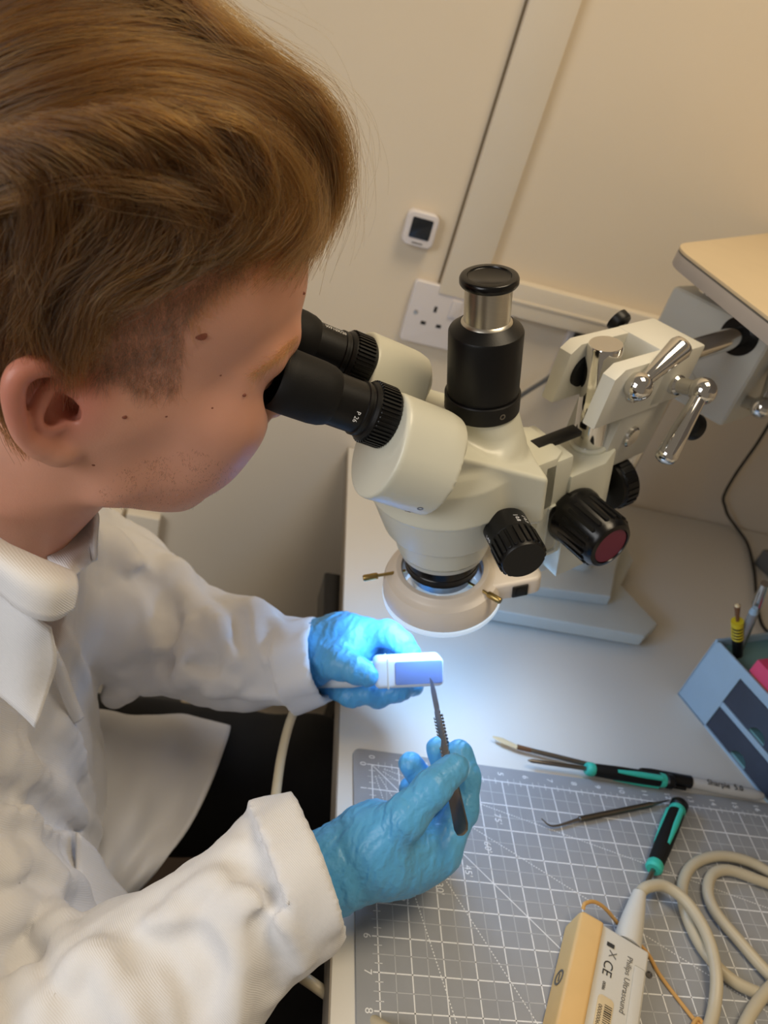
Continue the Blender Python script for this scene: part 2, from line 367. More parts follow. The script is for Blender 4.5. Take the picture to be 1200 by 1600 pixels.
def surf(fn, lo, hi, h, B=8):
    """polygonise fn = 0 by surface nets on a sparse grid -> verts, quads"""
    lo = np.asarray(lo, float); n = np.ceil((np.asarray(hi)-lo)/h/B).astype(int)*B
    nb = n//B; ci = np.stack(np.meshgrid(*[np.arange(k) for k in nb], indexing='ij'), -1).reshape(-1,3)
    cc = lo + (ci + .5)*B*h; dc = fn(cc); act = np.abs(dc) < B*h*1.05
    D = np.repeat(np.repeat(np.repeat(np.where(dc < 0, -1., 1.).reshape(nb), B, 0), B, 1), B, 2).astype(np.float32)
    off = np.stack(np.meshgrid(*[np.arange(B)]*3, indexing='ij'), -1).reshape(-1,3)
    A = ci[act]
    for s in range(0, len(A), 400):
        idx = (A[s:s+400,None,:]*B + off[None]).reshape(-1,3); D[idx[:,0], idx[:,1], idx[:,2]] = fn(lo + idx*h)
    S = D < 0; cn = np.zeros(tuple(n-1), np.int8)
    for dx in (0,1):
        for dy in (0,1):
            for dz in (0,1): cn += S[dx:n[0]-1+dx, dy:n[1]-1+dy, dz:n[2]-1+dz]
    cells = np.argwhere((cn > 0) & (cn < 8)); vid = -np.ones(tuple(n-1), np.int64); vid[tuple(cells.T)] = np.arange(len(cells))
    acc = np.zeros((len(cells),3)); cnt = np.zeros(len(cells))
    cor = [(i,j,k) for i in (0,1) for j in (0,1) for k in (0,1)]
    for a in cor:
        for ax in range(3):
            if a[ax]: continue
            b = list(a); b[ax] = 1
            da = D[tuple((cells+a).T)]; db = D[tuple((cells+b).T)]; m = (da < 0) != (db < 0)
            t = np.where(m, da/np.where(da-db == 0, 1, da-db), 0); p = np.repeat(np.array([a], float), len(cells), 0); p[:,ax] += t
            acc[m] += p[m]; cnt[m] += 1
    vs = lo + (cells + acc/np.maximum(cnt,1)[:,None])*h
    fs = []
    for ax in range(3):
        b, c = (ax+1) % 3, (ax+2) % 3
        sl0 = [slice(1, n[i]-1) for i in range(3)]; sl1 = list(sl0); sl0[ax] = slice(0, n[ax]-1); sl1[ax] = slice(1, n[ax])
        s0 = S[tuple(sl0)]; s1 = S[tuple(sl1)]
        e = np.argwhere(s0 != s1); flip = s0[tuple(e.T)]
        st = [1,1,1]; st[ax] = 0; e = e + st
        q = []
        for db, dc_ in ((-1,-1), (0,-1), (0,0), (-1,0)):
            o = e.copy(); o[:,b] += db; o[:,c] += dc_; o[:,ax] = np.minimum(o[:,ax], n[ax]-2); q.append(vid[tuple(o.T)])
        q = np.stack(q, 1); q[~flip] = q[~flip][:, ::-1]; fs.append(q)
    fs = np.concatenate(fs); return vs, fs[(fs >= 0).all(1)]
def smooth_verts(vs, fs, it=2, lam=.5):
    e = np.concatenate([fs[:,[0,1]], fs[:,[1,2]], fs[:,[2,3]], fs[:,[3,0]]]); 
    for k in range(it*2):
        acc = np.zeros_like(vs); cnt = np.zeros(len(vs)); np.add.at(acc, e[:,0], vs[e[:,1]]); np.add.at(acc, e[:,1], vs[e[:,0]]); np.add.at(cnt, e[:,0], 1); np.add.at(cnt, e[:,1], 1)
        vs = vs + (lam if k % 2 == 0 else -lam*1.03)*(acc/cnt[:,None] - vs)
    return vs
def np_mesh(name, vs, fs, m, parent=None, sharp=None):
    me = bpy.data.meshes.new(name); vs = vs - (origin_of(parent) if parent is not None else 0)
    me.vertices.add(len(vs)); me.vertices.foreach_set('co', vs.astype(np.float32).ravel())
    k = fs.shape[1]; me.loops.add(len(fs)*k); me.loops.foreach_set('vertex_index', fs.astype(np.int32).ravel())
    me.polygons.add(len(fs)); me.polygons.foreach_set('loop_start', np.arange(0, len(fs)*k, k, dtype=np.int32)); me.update(calc_edges=True); me.validate()
    me.shade_smooth()
    if sharp: me.set_sharp_from_angle(angle=math.radians(sharp))
    return link_me(name, me, m, parent)
def sdf_part(name, fn, lo, hi, h, m, parent, it=2, sharp=None, local=None):
    vs, fs = surf(fn, lo, hi, h); vs = smooth_verts(vs, fs, it)
    if local is not None: vs = vs @ local[0].T + local[1]
    return np_mesh(name, vs, fs, m, parent, sharp)

T = thing('stereo_microscope', 'ivory stereo microscope head with black eyepieces and photo tube', 'microscope', O)
def head_body(P):                                     # local axes: forward, left, up
    r = np.hypot(P[:,0], P[:,1]); z = P[:,2]
    rz = np.interp(z, [.043, .046, .068, .0695, .071, .104, .1055, .107, .135, .16], [.030, .0375, .0415, .0415, .0475, .0565, .0565, .0585, .0560, .045])
    d = np.maximum(r - rz, np.maximum(.043 - z, z - .158))*.85
    wedge = s_box(P, V(.020, 0, .128), V(.0435, .0475, .040), None, .004)
    tn = nrm(V(.50, 0, 1.0)); wedge = smax(wedge, P @ tn - tn @ V(.0086, 0, .157), .0025)
    d = smax(d, z - .150, .006); d = smin(d, wedge, .003)
    boss = np.maximum(np.hypot(P[:,0]-.027, P[:,1]) - np.interp(z, [.14, .168], [.034, .0255]), np.maximum(z - .172, .12 - z))*.9
    d = smin(d, boss, .008)
    hump = s_cap(P, V(-.030, -.020, .146), V(-.012, 0, .150), .018); hump = smin(hump, s_cap(P, V(-.030, .020, .146), V(-.012, 0, .150), .018), .01)
    return smin(d, hump, .008)
sdf_part('body', head_body, (-.07,-.07,.03), (.085,.07,.185), .00125, 'ivory', T, 2, 40, (HF, O))
def lz(c, z, x=None): return frame(c, z, x)
mb = MB(); mb.lathe((HF, P1(0,0,0)), [(0,.044), (.036,.044), (.0355,.040), (.033,.0385), (0,.0385)], 64); mb.build('objective_mount', 'ivory_grey', T)
mb = MB(); mb.lathe((HF, P1(0,0,0)), [(0,.04), (.031,.04), (.031,.030), (.0305,.0295), (.0305,.0275), (.031,.027), (.031,.0205), (.029,.018), (.027,.010), (.025,.008), (.024,.010), (0,.012)], 64); ob = mb.build('objective_lens', 'black_gloss', T)
mb = MB(); mb.lathe((HF, P1(0,0,0)), [(0,.0105), (.0238,.0112), (.0238,.0125), (0,.0125)], 48); mb.build('glass', 'lens_glass', ob)
# eyepieces and their turning prism housings
AX = nrm(.85*FW - .527*U); PD = nrm(-.527*FW - .85*U)       # AX: from the eye into the instrument
for s in (-1, 1):
    e0 = P1(-.0596, s*.031, .1985)                          # centre of the knurled ring
    if s > 0: e0 = P1(-.0615, s*.031, .2035)
    fr = frame(e0, AX, PD)
    ep = MB(); ep.lathe(fr, [(0,-.034), (.0168,-.034), (.0168,-.011), (.0178,-.0105), (.0178,-.0085), (.0172,-.008), (.0172,-.0065), (.0182,-.006), (.0195,-.004), (.0195,.0118), (.0178,.014), (.0178,.018), (.0160,.019), (.0160,.030), (0,.030)], 64)
    eo = ep.build('eyepiece', 'black_plastic', T, 30)
    c = MB(); c.lathe(fr, [(.0150,-.030), (.0178,-.0302), (.0192,-.034), (.0199,-.040), (.0201,-.060), (.0196,-.0675), (.0182,-.069), (.0166,-.068), (.0155,-.064), (.0145,-.040), (0,-.039)], 64); c.build('eyecup', 'black_rubber', eo, 60)
    k = MB(); k.prism(fr, gear(.0192, .0208, 44, .5), -.0032, .0108, .0006, 1); k.build('knurled_ring', 'black_plastic', eo, 30)
    if s < 0:
        rr = np.array([np.cross(-AX, nrm(np.cross(AX, U))), 0*AX, 0*AX])
        sd = nrm(-L - AX*(-L@AX)); up = nrm(sd*.8 - PD*.1); yx = np.cross(up, AX)
        text('print_mark', 'P 26', (np.array([yx, AX, up]).T if np.cross(yx, AX)@up > 0 else np.array([-yx, AX, up]).T, e0 + up*.0183 - AX*.0165), .0042, 'mat_print', eo)
    else:
        sd = nrm(-L*.2 - PD); sd = nrm(sd - AX*(sd@AX)); yx = np.cross(AX, sd)
        text('print_mark', 'WF10X/20', (np.array([AX, np.cross(sd, AX), sd]).T, e0 + sd*.0181 - AX*.020), .0036, 'mat_print', eo)
    # housing: a drum whose axis is parallel to the eyepiece, the eyepiece stands off-centre on it
    hc = (P1(-.0596, s*.0385, .1985) if s < 0 else P1(-.0615, s*.0385, .2035)) + PD*.0175 + AX*.0115
    def drum(P, s=s):                                       # local: x = PD, y, z = AX
        d1 = np.maximum(np.hypot(P[:,0], P[:,1]) - .0350, np.maximum(-P[:,2], P[:,2]-.046))
        d2 = s_cap(P, V(-.016,.0,.0), V(-.016,.0,.036), .0225); d2 = np.maximum(d2, -P[:,2])
        d = smin(d1, d2, .008)
        return smax(d, -P[:,2], .004)
    frh = frame(hc, AX, PD)
    ho = sdf_part('prism_housing', drum, (-.045,-.045,-.008), (.045,.045,.068), .0012, 'ivory', T, 2, 45, frh)
    for a in (35, -60):
        n = nrm(PD*math.cos(math.radians(a)) + np.cross(AX, PD)*math.sin(math.radians(a))*(1)); 
        n2 = nrm(PD*math.cos(math.radians(a)) + np.cross(AX, PD)*math.sin(math.radians(a))*(-1))
        nn = n if (n@(-L)) > (n2@(-L)) else n2
        sw = MB(); sw.lathe(frame(hc + nn*.0347 + AX*(.036 if a > 0 else .036), nn), [(0,-.001), (.0021,-.001), (.0021,.0006), (.0012,.0006), (.0011,-.0004), (0,-.0004)], 20); sw.build('set_screw', 'steel', ho)
# photo tube
frt = (HF, P1(.027, 0, 0))
mb = MB(); mb.lathe(frt, [(0,.168), (.0262,.168), (.0268,.1688), (.0268,.1812), (.0260,.182), (.0248,.182), (.0248,.1835), (.0253,.184), (.0253,.2275), (.0246,.2290), (.0182,.2340), (.0175,.2345), (.0172,.231), (0,.231)], 72); tb = mb.build('photo_tube', 'black_plastic', T, 25)
mb = MB(); mb.lathe(frt, [(.0168,.2310), (.0172,.2325), (.0172,.2345), (.0164,.2355), (.0154,.2362), (.0154,.2600), (0,.2600)], 64); mb.build('chrome_sleeve', 'brushed', tb, 30)
mb = MB(); mb.lathe(frt, [(0,.2595), (.0158,.2595), (.0182,.2602), (.0191,.2615), (.0191,.2642), (.0184,.2656), (.0176,.2660), (.0142,.2661), (.0138,.2652), (.0132,.2648), (0,.2648)], 72); mb.build('dust_cap', 'black_gloss', tb, 40)
for a in (-78, 120):
    n = HF @ V(math.cos(math.radians(a)), math.sin(math.radians(a)), 0)
    mb = MB(); mb.lathe(frame(P1(.027,0,.175) + n*.0266, n), [(0,-.001), (.0022,-.001), (.0022,.0005), (.0013,.0005), (.0012,-.0006), (0,-.0006)], 20); mb.build('set_screw', 'steel', tb)
# zoom knobs, one on each side
for s in (-1, 1):
    frk = frame(P1(.030, s*.052, .099), s*L, U)
    mb = MB(); mb.lathe(frk, [(0,0), (.0158,0), (.0165,.001), (.0165,.018), (.0160,.0185), (.0160,.037), (.0152,.0385), (0,.0386)], 64); zk = mb.build('zoom_knob', 'black_plastic', T, 30)
    mb = MB(); mb.prism(frk, gear(.0158, .0175, 22, .62), .0185, .0368, .0008, 1); mb.build('grip', 'black_plastic', zk, 30)
    if s < 0:
        for q, sx in enumerate(('-0.7', '-0.8', '-4.5')):
            a = math.radians((38, 14, 88)[q]); up = nrm(U*math.cos(a) + FW*math.sin(a)*(-1 if q == 2 else 1)); ax = -L; xx = np.cross(ax, up)
            text('scale_mark', sx.replace('-', '| '), (np.array([ax, np.cross(up, ax), up]).T, P1(.030, -.052, .099) + ax*.012 + up*.01655), .0040, 'mat_print', zk)
# focusing mount behind the head: bracket, rack block, knobs, post
mb = MB(); pts = [(.040,-.026), (.088,-.026), (.098,-.020), (.098,.020), (.088,.026), (.040,.026)]
mb.prism((H2, O), pts, .058, .110, .003); mb.box((H2, O), (.076,-.026,.002), (.106,.026,.106), .003); mb.build('mount_bracket', 'ivory', T)
mb = MB(); mb.box((H2, O), (.085,-.0263,.010), (.099,-.0245,.062), .004, 3); mb.build('bracket_recess', 'ivory_grey', T)
fb = MB(); fb.prism((H2, O), [(.104,-.028), (.140,-.028), (.160,-.018), (.166,0), (.160,.018), (.140,.028), (.104,.028)], -.028, .086, .0025); fbo = fb.build('focus_block', 'ivory', T)
mb = MB(); mb.box((H2, O), (.084,-.008,.1055), (.128,.004,.1105), .001); mb.build('rail_stop', 'black_plastic', T)
mb = MB(); mb.box((H2, O), (.098,-.010,-.036), (.112,.010,.086), .001); mb.build('slide_rail', 'ivory_grey', T)
for s in (-1, 1):
    frk = frame(P2(.110, s*.026, .046), s*L2, U)
    mb = MB(); mb.lathe(frk, [(0,0), (.0235,0), (.0258,.004), (.0258,.008), (.0245,.012), (.0225,.046), (.0200,.050), (.0168,.051), (.0163,.0495), (0,.0495)], 64); k = mb.build('focus_knob', 'black_gloss', T, 40)
    mb = MB(); mb.prism(frk, gear(.0215, .0245, 20, .5), .013, .044, .001, 1); mb.build('grip', 'black_plastic', k, 30)
    mb = MB(); mb.lathe(frk, [(0,.0488), (.0158,.0488), (.0158,.0502), (0,.0503)], 40); mb.build('cap_disc', 'red_disc', k)
frk = frame(P2(.166, 0, .030), F2, U); mb = MB(); mb.lathe(frk, [(0,-.01), (.008,-.01), (.008,.008), (.0235,.010), (.0235,.013), (.0245,.014), (.0245,.027), (.022,.029), (0,.029)], 48); k = mb.build('tension_knob', 'black_plastic', T, 40)
mb = MB(); mb.prism(frk, gear(.0238, .0256, 24, .6), .0135, .0265, .0008, 1); mb.build('grip', 'black_plastic', k, 30)
mb = MB(); mb.lathe((H2, P2(.1457,0,0)), [(0,.05), (.0165,.084), (.0165,.088), (.0152,.0895), (0,.0895)], 48); mb.build('post_collar', 'ivory', T)
mb = MB(); mb.lathe((H2, P2(.1457,0,0)), [(0,.08), (.0138,.08), (.0138,.178), (.0128,.180), (0,.180)], 56); po = mb.build('post', 'chrome', T, 40); po['label'] = 'chrome mounting post'

# ================================================================ ring light clamped round the objective
T2 = thing('ring_light', 'cream ring lamp glowing blue-white below the microscope objective', 'ring light', O)
RC0 = (HF, P1(0, -.001, 0))
mb = MB(); mb.lathe(RC0, [(.0335,-.010), (.0335,.0155), (.0345,.017), (.0385,.017), (.0400,.0155), (.0410,.0125), (.0430,.011), (.0470,.0095), (.0495,.004), (.0505,-.004), (.0505,-.009), (.0335,-.010)], 96)
mb.prism((HF, O), rrect(.030, -.030, .080, .026, .008), -.008, .0105, .003, 3); mb.build('housing', 'ring_white', T2, 40)
mb = MB(); mb.lathe(RC0, [(.0335,-.0100), (.0508,-.0100), (.0512,-.011), (.0508,-.0150), (.0490,-.0165), (.0350,-.0165), (.0335,-.0150), (.0335,-.0100)], 96); mb.build('diffuser_rim', 'ring_lens', T2, 40)
mb = MB(); mb.lathe(RC0, [(.0355,-.0166), (.0485,-.0166), (.0485,-.0172), (.0355,-.0172), (.0355,-.0166)], 96); mb.build('led_ring', 'led', T2)
ld = bpy.data.lights.new('ring_lamp', 'AREA'); ld.shape = 'DISK'; ld.size = .10; ld.energy = .42; ld.color = (.27, .54, 1.0); lo_ = bpy.data.objects.new('ring_lamp', ld); COL.objects.link(lo_)
fr = frame(P1(0,0,-.019), U); lo_.matrix_world = Matrix([list(fr[0][i]) + [fr[1][i]] for i in range(3)] + [[0,0,0,1]])
for a0, a1 in (((-.036,.006), (-.066,.0065)), ((.020,-.0265), (.0345,-.0475)), ((.016,.032), (.028,.055))):
    p, q = P1(a0[0], a0[1], .0125), P1(a1[0], a1[1], .0125); d = nrm(q-p)
    mb = MB(); mb.tube([p - d*.006, q - d*.009], .0014, 10); sw = mb.build('clamp_screw', 'brass', T2)
    mb = MB(); mb.lathe(frame(q - d*.012, d), [(0,0), (.0024,0), (.0028,.001), (.0028,.0115), (.0022,.0125), (0,.0125)], 20); mb.build('thumb_head', 'brass', sw)
mb = MB(); mb.box((HF, O), (.052,-.0315,-.006), (.066,-.0295,.0065), .001); so = mb.build('rocker_switch', 'black_gloss', T2)
mb = MB(); mb.box((HF, O), (.055,-.0322,-.004), (.063,-.0312,.0045), .0008); mb.build('rocker', 'black_plastic', so)

# ================================================================ boom stand
PXY = aty(985, 705, .335)[:2]
T3 = thing('boom_stand', 'grey boom stand with chrome pillar, boom and lever clamps', 'microscope stand', (.30, .36, ZD))
bp_ = [(.09,.222), (.338,.222), (.346,.2225), (.374,.250), (.345,.318), (.385,.38), (.385,.50), (.36,.53), (.09,.53), (.06,.50), (.06,.25)]
mb = MB(); mb.prism((I3, V(0,0,0)), bp_, .003, .021, .003, 3); mb.build('base_plate', 'base_grey', T3)
mb = MB(); mb.prism((I3, V(0,0,0)), [(.10,.252), (.308,.268), (.335,.33), (.365,.39), (.365,.49), (.10,.50)], .021, .036, .003, 3); mb.build('raised_step', 'base_grey', T3)
for x, y in ((.330,.245), (.08,.26), (.35,.49), (.09,.50)):
    mb = MB(); mb.lathe((I3, V(x,y,0)), [(0,ZD), (.012,ZD), (.013,.003), (0,.003)], 24); mb.build('rubber_foot', 'black_rubber', T3)
mb = MB(); mb.lathe((I3, V(*PXY,0)), [(0,.03), (.0145,.03), (.0145,.423), (.0135,.425), (0,.425)], 48); mb.build('pillar', 'chrome', T3, 40)
mb = MB(); mb.lathe((I3, V(*PXY,0)), [(.0145,.034), (.024,.034), (.024,.052), (.022,.055), (.0145,.055)], 40); mb.build('pillar_collar', 'base_grey', T3)
HO = aty(1155, 525, .265); PM = P2(.1457, 0, .150)
cz = nrm(HO - PM); cq = nrm(np.cross(cz, (0,0,1))); cu_ = np.cross(cq, cz)         # boom axis, near side, up
BF = np.array([cz, cq, cu_]).T                                                     # local x along the boom toward the pillar, y near side, z up
VB = np.array([nrm(V(cz[0],cz[1],0)), nrm(V(cq[0],cq[1],0)), V(0,0,1)]).T
mb = MB(); mb.box((VB, HO), (.0,-.086,-.088), (.078,.030,.016), .006, 3); bx_ = mb.build('clamp_box', 'stand_grey', T3)
mb = MB(); mb.lathe((np.array([VB[:,1], VB[:,2], VB[:,0]]).T, HO), [(0,-.0006), (.0195,-.0006), (.0195,.003), (0,.003)], 48); mb.build('boom_bushing', 'black_gloss', bx_)
mb = MB(); mb.lathe((np.array([VB[:,1], VB[:,2], VB[:,0]]).T, HO + VB @ V(0,-.028,-.065)), [(0,-.0008), (.012,-.0008), (.0126,0), (0,0)], 40); mb.build('plug_disc', 'stand_grey', bx_)
LB = float((HO-PM)@cz)
mb = MB(); mb.lathe((np.array([cq, cu_, cz]).T, PM), [(0,.07), (.0108,.07), (.0108,LB+.05), (0,LB+.05)], 40); mb.build('boom', 'chrome', T3, 40)
# forked clamp gripping the microscope post: jaw plates in the plane of post and boom
jb = MB(); jb.box((BF, PM), (.046,-.027,-.024), (.104,.027,.026), .003); jb.build('clamp_block', 'clamp_white', T3)
for s in (-1, 1):
    j = MB(); y0, y1 = sorted((s*.0150, s*.0270)); 
    j.prism((np.array([cz, cu_, -cq]).T if False else np.array([cz, cu_, np.cross(cz, cu_)]).T, PM), [(-.030,-.025), (.066,-.025), (.066,.025), (-.020,.025), (-.030,.018)], *sorted((-y0*np.sign(np.cross(cz,cu_)@(-cq)), -y1*np.sign(np.cross(cz,cu_)@(-cq)))), .0015); j.build('clamp_jaw', 'clamp_white', T3)
mb = MB(); mb.lathe((np.array([cz, cu_, np.cross(cz, cu_)]).T, PM + BF @ V(-.006,-.0138,0)), [(0,-.002), (.013,-.002), (.013,.002), (0,.002)], 32); mb.build('jaw_pad', 'black_rubber', T3)
mb = MB(); mb.box((BF, PM), (.014,-.020,-.082), (.092,.0255,-.020), .005); lk = mb.build('lower_knuckle', 'stand_grey', T3)
mb = MB(); mb.lathe(frame(PM + BF @ V(.042,.026,-.050), cq), [(0,-.002), (.0095,-.002), (.0095,.002), (.008,.0035), (0,.0038)], 32); mb.build('bolt', 'chrome', lk)
def lever(hub, hubdir, ball, tip, name='lever', r=(.0058,.0098), rb=.0112):
    m_ = MB(); m_.lathe(frame(hub, nrm(ball-hub)), [(0,0), (.0085,0), (.0085,.006), (.0068,.008), (.0068, np.linalg.norm(ball-hub)), (0, np.linalg.norm(ball-hub))], 32); lo = m_.build(name, 'chrome', T3, 40)
    b_ = MB(); b_.lathe(frame(ball, (0,0,1)), [(rb*math.sin(a), -rb*math.cos(a)) for a in np.linspace(0, math.pi, 17)], 32); b_.build('ball', 'chrome', lo, 60)
    d = nrm(tip-ball); ln = np.linalg.norm(tip-ball)
    h_ = MB(); h_.lathe(frame(ball, d), [(r[0],.004), (r[0],.012), (r[1],ln-.006), (r[1]*.85,ln-.002), (r[1]*.5,ln-.0003), (0,ln)], 32); h_.build('handle', 'chrome', lo, 50)
h1 = PM + BF @ V(.008,.0265,0); Z1 = float(RW[2]@(h1-CP))
lever(h1, cq, at(997, 604, Z1-.018), at(1070, 536, Z1-.012))
h2 = PM + BF @ V(.070,.027,-.012); Z2 = float(RW[2]@(h2-CP))
lever(at(1052, 600, Z2), cq, at(1098, 611, Z2-.025), at(1036, 722, Z2-.035), r=(.0062,.0088))
h3 = HO + VB @ V(.05,.034,-.055); Z3 = float(RW[2]@(h3-CP))
lever(at(1150, 622, Z3+.0), cq, at(1190, 637, Z3-.03), at(1225, 560, Z3-.03))
k = MB(); kc = PM + BF @ V(.055,.03,-.07); k.lathe(frame(at(1068, 660, Z2+.02), nrm(V(.9,.3,-.25))), [(0,0), (.005,0), (.005,.006), (.011,.007), (.012,.009), (.012,.016), (.010,.018), (0,.018)], 36); ko = k.build('lock_knob', 'black_plastic', T3)
k = MB(); k.lathe(frame(PM + BF @ V(.066,-.030,.020), -cq+.3*cu_), [(0,-.008), (.004,-.008), (.004,.001), (.009,.003), (.010,.005), (.010,.011), (0,.012)], 32); k.build('lock_knob', 'black_plastic', T3)
# ================================================================ the person
MYAW, MPITCH = math.radians(10), math.radians(6)
hf = V(math.cos(MYAW)*math.cos(MPITCH), math.sin(MYAW)*math.cos(MPITCH), -math.sin(MPITCH)); hl = V(-math.sin(MYAW), math.cos(MYAW), 0); hu = np.cross(hf, hl)
HM = P1(-.0596, 0, .1985) - AX*.077                         # midpoint between the eyes
HR = np.array([hf, hl, hu]).T
def hw(p): return HM + HR @ np.asarray(p, float)            # head frame -> world
def hl_(p): return HR.T @ (np.asarray(p, float) - HM)
PERSON = thing('person', 'person in white lab coat and blue gloves looking into the microscope', 'person', (-.42, .0, -.73))

ear_c = V(-.100, -.071, -.014); ear_n = nrm(V(.42, -1.0, .10))
def ear_pt(x, y, lift=0.0):                                  # pixel of the photo -> point on the right ear's plane, head frame
    o = hl_(CP); d = HR.T @ ray(x, y); t = ((ear_c - o) @ ear_n)/(d @ ear_n); return o + t*d + ear_n*lift
helix = [ear_pt(*p) for p in ((128,604,-.004), (118,588,0), (92,572,.003), (58,566,.004), (28,577,.004), (17,602,.004), (21,640,.003), (34,675,.002), (56,697,.001))]
anti = [ear_pt(*p) for p in ((88,592,.0), (70,614,.001), (60,640,.001), (64,658,.001), (80,664,.001), (95,658,.001))]
lobe = [ear_pt(*p) for p in ((62,690,0), (82,704,.0), (100,706,.0), (122,694,-.001))]
trag = [ear_pt(*p) for p in ((136,632,.001), (134,652,.001))]
plate = [ear_pt(*p) for p in ((70,596,-.0085), (50,610,-.0085), (50,650,-.0085), (74,680,-.005), (100,690,-.003))]
conch = [ear_pt(*p) for p in ((78,648,.001), (96,636,.001), (118,636,.000), (124,640,-.006))]
HXR = np.interp(np.linspace(0,1,25), np.linspace(0,1,9), [.003,.0040,.0046,.0052,.0056,.0054,.0050,.0050,.0054]); helix = spline(np.array(helix), 3); anti = spline(np.array(anti), 3); ANR = np.interp(np.linspace(0,1,16), np.linspace(0,1,6), [.0030,.0036,.004,.0042,.0042,.004]); lobe = spline(np.array(lobe), 3); LBR = np.interp(np.linspace(0,1,10), np.linspace(0,1,4), [.0055,.0070,.0070,.005])
def head_sdf(P, ears=True):
    Q = P.copy(); Q[:,1] = np.abs(Q[:,1])
    d = s_ell(Q, V(-.088,0,.033), V(.098,.077,.090))
    d = smin(d, s_ell(Q, V(-.040,0,.042), V(.052,.061,.052)), .03)
    d = smin(d, s_chain(Q, [V(.006,.006,.016), V(.006,.028,.022), V(-.001,.041,.014), V(-.012,.046,.002)], [.0105,.0105,.0105,.010], .006), .012)
    d = smin(d, s_ell(Q, V(-.045,0,-.030), V(.050,.060,.070)), .03)
    d = smin(d, s_ell(Q, V(-.014,.041,-.030), V(.024,.022,.022)), .02)
    d = smin(d, s_cap(Q, V(-.014,.040,-.030), V(-.085,.064,-.020), .014, .012), .02)
    d = smin(d, s_ell(Q, V(-.025,.033,-.058), V(.030,.028,.034)), .024)
    d = smin(d, s_chain(Q, [V(-.080,.054,-.045), V(-.068,.051,-.077), V(-.028,.020,-.101)], [.017,.016,.014], .01), .03)
    d = smin(d, s_ell(Q, V(-.020,0,-.098), V(.017,.020,.016)), .016)
    d = smin(d, s_ell(Q, V(-.022,0,-.072), V(.025,.030,.030)), .016)
    d = smin(d, s_cap(Q, V(.001,.012,-.070), V(.004,0,-.069), .005), .006)
    d = smin(d, s_cap(Q, V(-.001,.012,-.081), V(.003,0,-.082), .0055), .006)
    d = smax(d, -s_cap(Q, V(.011,.024,-.0758), V(.014,0,-.0758), .0035), .004)
    d = smax(d, -s_ell(Q, V(.022,.031,-.008), V(.020,.016,.013)), .012)
    d = smin(d, s_sph(Q, V(-.003,.031,-.002), .0125), .003)
    d = smin(d, s_cap(Q, V(.008,0,.004), V(.022,0,-.036), .0075, .0085), .010)
    d = smin(d, s_sph(Q, V(.013,.010,-.041), .0075), .007)
    d = smin(d, s_chain(P, [V(-.100,0,-.035), V(-.124,0,-.10), V(-.160,0,-.19)], [.058,.056,.066], .03), .03)
    d = smin(d, s_cap(Q, V(-.100,.052,-.045), V(-.118,.018,-.185), .016, .014), .02)
    if ears:
        for sgn in (1, -1):
            q = P.copy(); q[:,1] *= sgn
            m = q[:,1] < -.045
            if not m.any(): continue
            qq = q[m]; dd = d[m]
            e = s_chain(qq, helix, HXR, .002)
            e = smin(e, s_chain(qq, plate, [.0048,.0050,.0050,.0048,.0040], .008), .005)
            e = smin(e, s_chain(qq, anti, ANR, .002), .0025)
            e = smin(e, s_chain(qq, lobe, LBR, .003), .006)
            e = smax(e, -s_chain(qq, conch, [.0048,.0065,.0058,.004], .004), .003)
            dd = smax(dd, -s_chain(qq, conch[1:], [.0065,.006,.0045], .004), .003)
            e = smin(e, s_chain(qq, trag, [.0042,.0045], .003), .003)
            d[m] = smin(dd, e, .0035)
    return d
mat('skin', '#cf9880', .46, var=.09, scale=16, bump=.10, bscale=900, sss=.0)
mat('mole', '#7d4330', .5, var=.1)
def skin_nodes():
    m = MATS['skin']; nt = m.node_tree; b = nt.nodes['Principled BSDF']; b.inputs['Subsurface Weight'].default_value = .25; b.inputs['Subsurface Radius'].default_value = (.010, .004, .002); b.inputs['Subsurface Scale'].default_value = .5
skin_nodes()
def ear_flush():                                              # ears are naturally redder than the cheek
    nt = MATS['skin'].node_tree; b = nt.nodes['Principled BSDF']; src = b.inputs['Base Color'].links[0].from_socket; tc = nt.nodes['Texture Coordinate']; prev = src
    for sg in (1, -1):
        c = hw(ear_c*V(1,sg,1) + V(-.012,0,-.002)) - origin_of(PERSON); vm = nt.nodes.new('ShaderNodeVectorMath'); vm.operation = 'DISTANCE'; nt.links.new(tc.outputs['Object'], vm.inputs[0]); vm.inputs[1].default_value = tuple(c)
        mr = nt.nodes.new('ShaderNodeMapRange'); mr.inputs['From Min'].default_value = .024; mr.inputs['From Max'].default_value = .042; mr.inputs['To Min'].default_value = .55; mr.inputs['To Max'].default_value = 0; nt.links.new(vm.outputs['Value'], mr.inputs['Value'])
        mx = nt.nodes.new('ShaderNodeMix'); mx.data_type = 'RGBA'; nt.links.new(mr.outputs[0], mx.inputs['Factor']); nt.links.new(prev, mx.inputs['A']); mx.inputs['B'].default_value = rgb('#bf6a58') + (1,); prev = mx.outputs['Result']
    nt.links.new(prev, b.inputs['Base Color'])
ear_flush()
BODY = sdf_part('body', lambda P: head_sdf(P), (-.26,-.105,-.27), (.05,.105,.14), .0015, 'skin', PERSON, 2, None, (HR, HM))
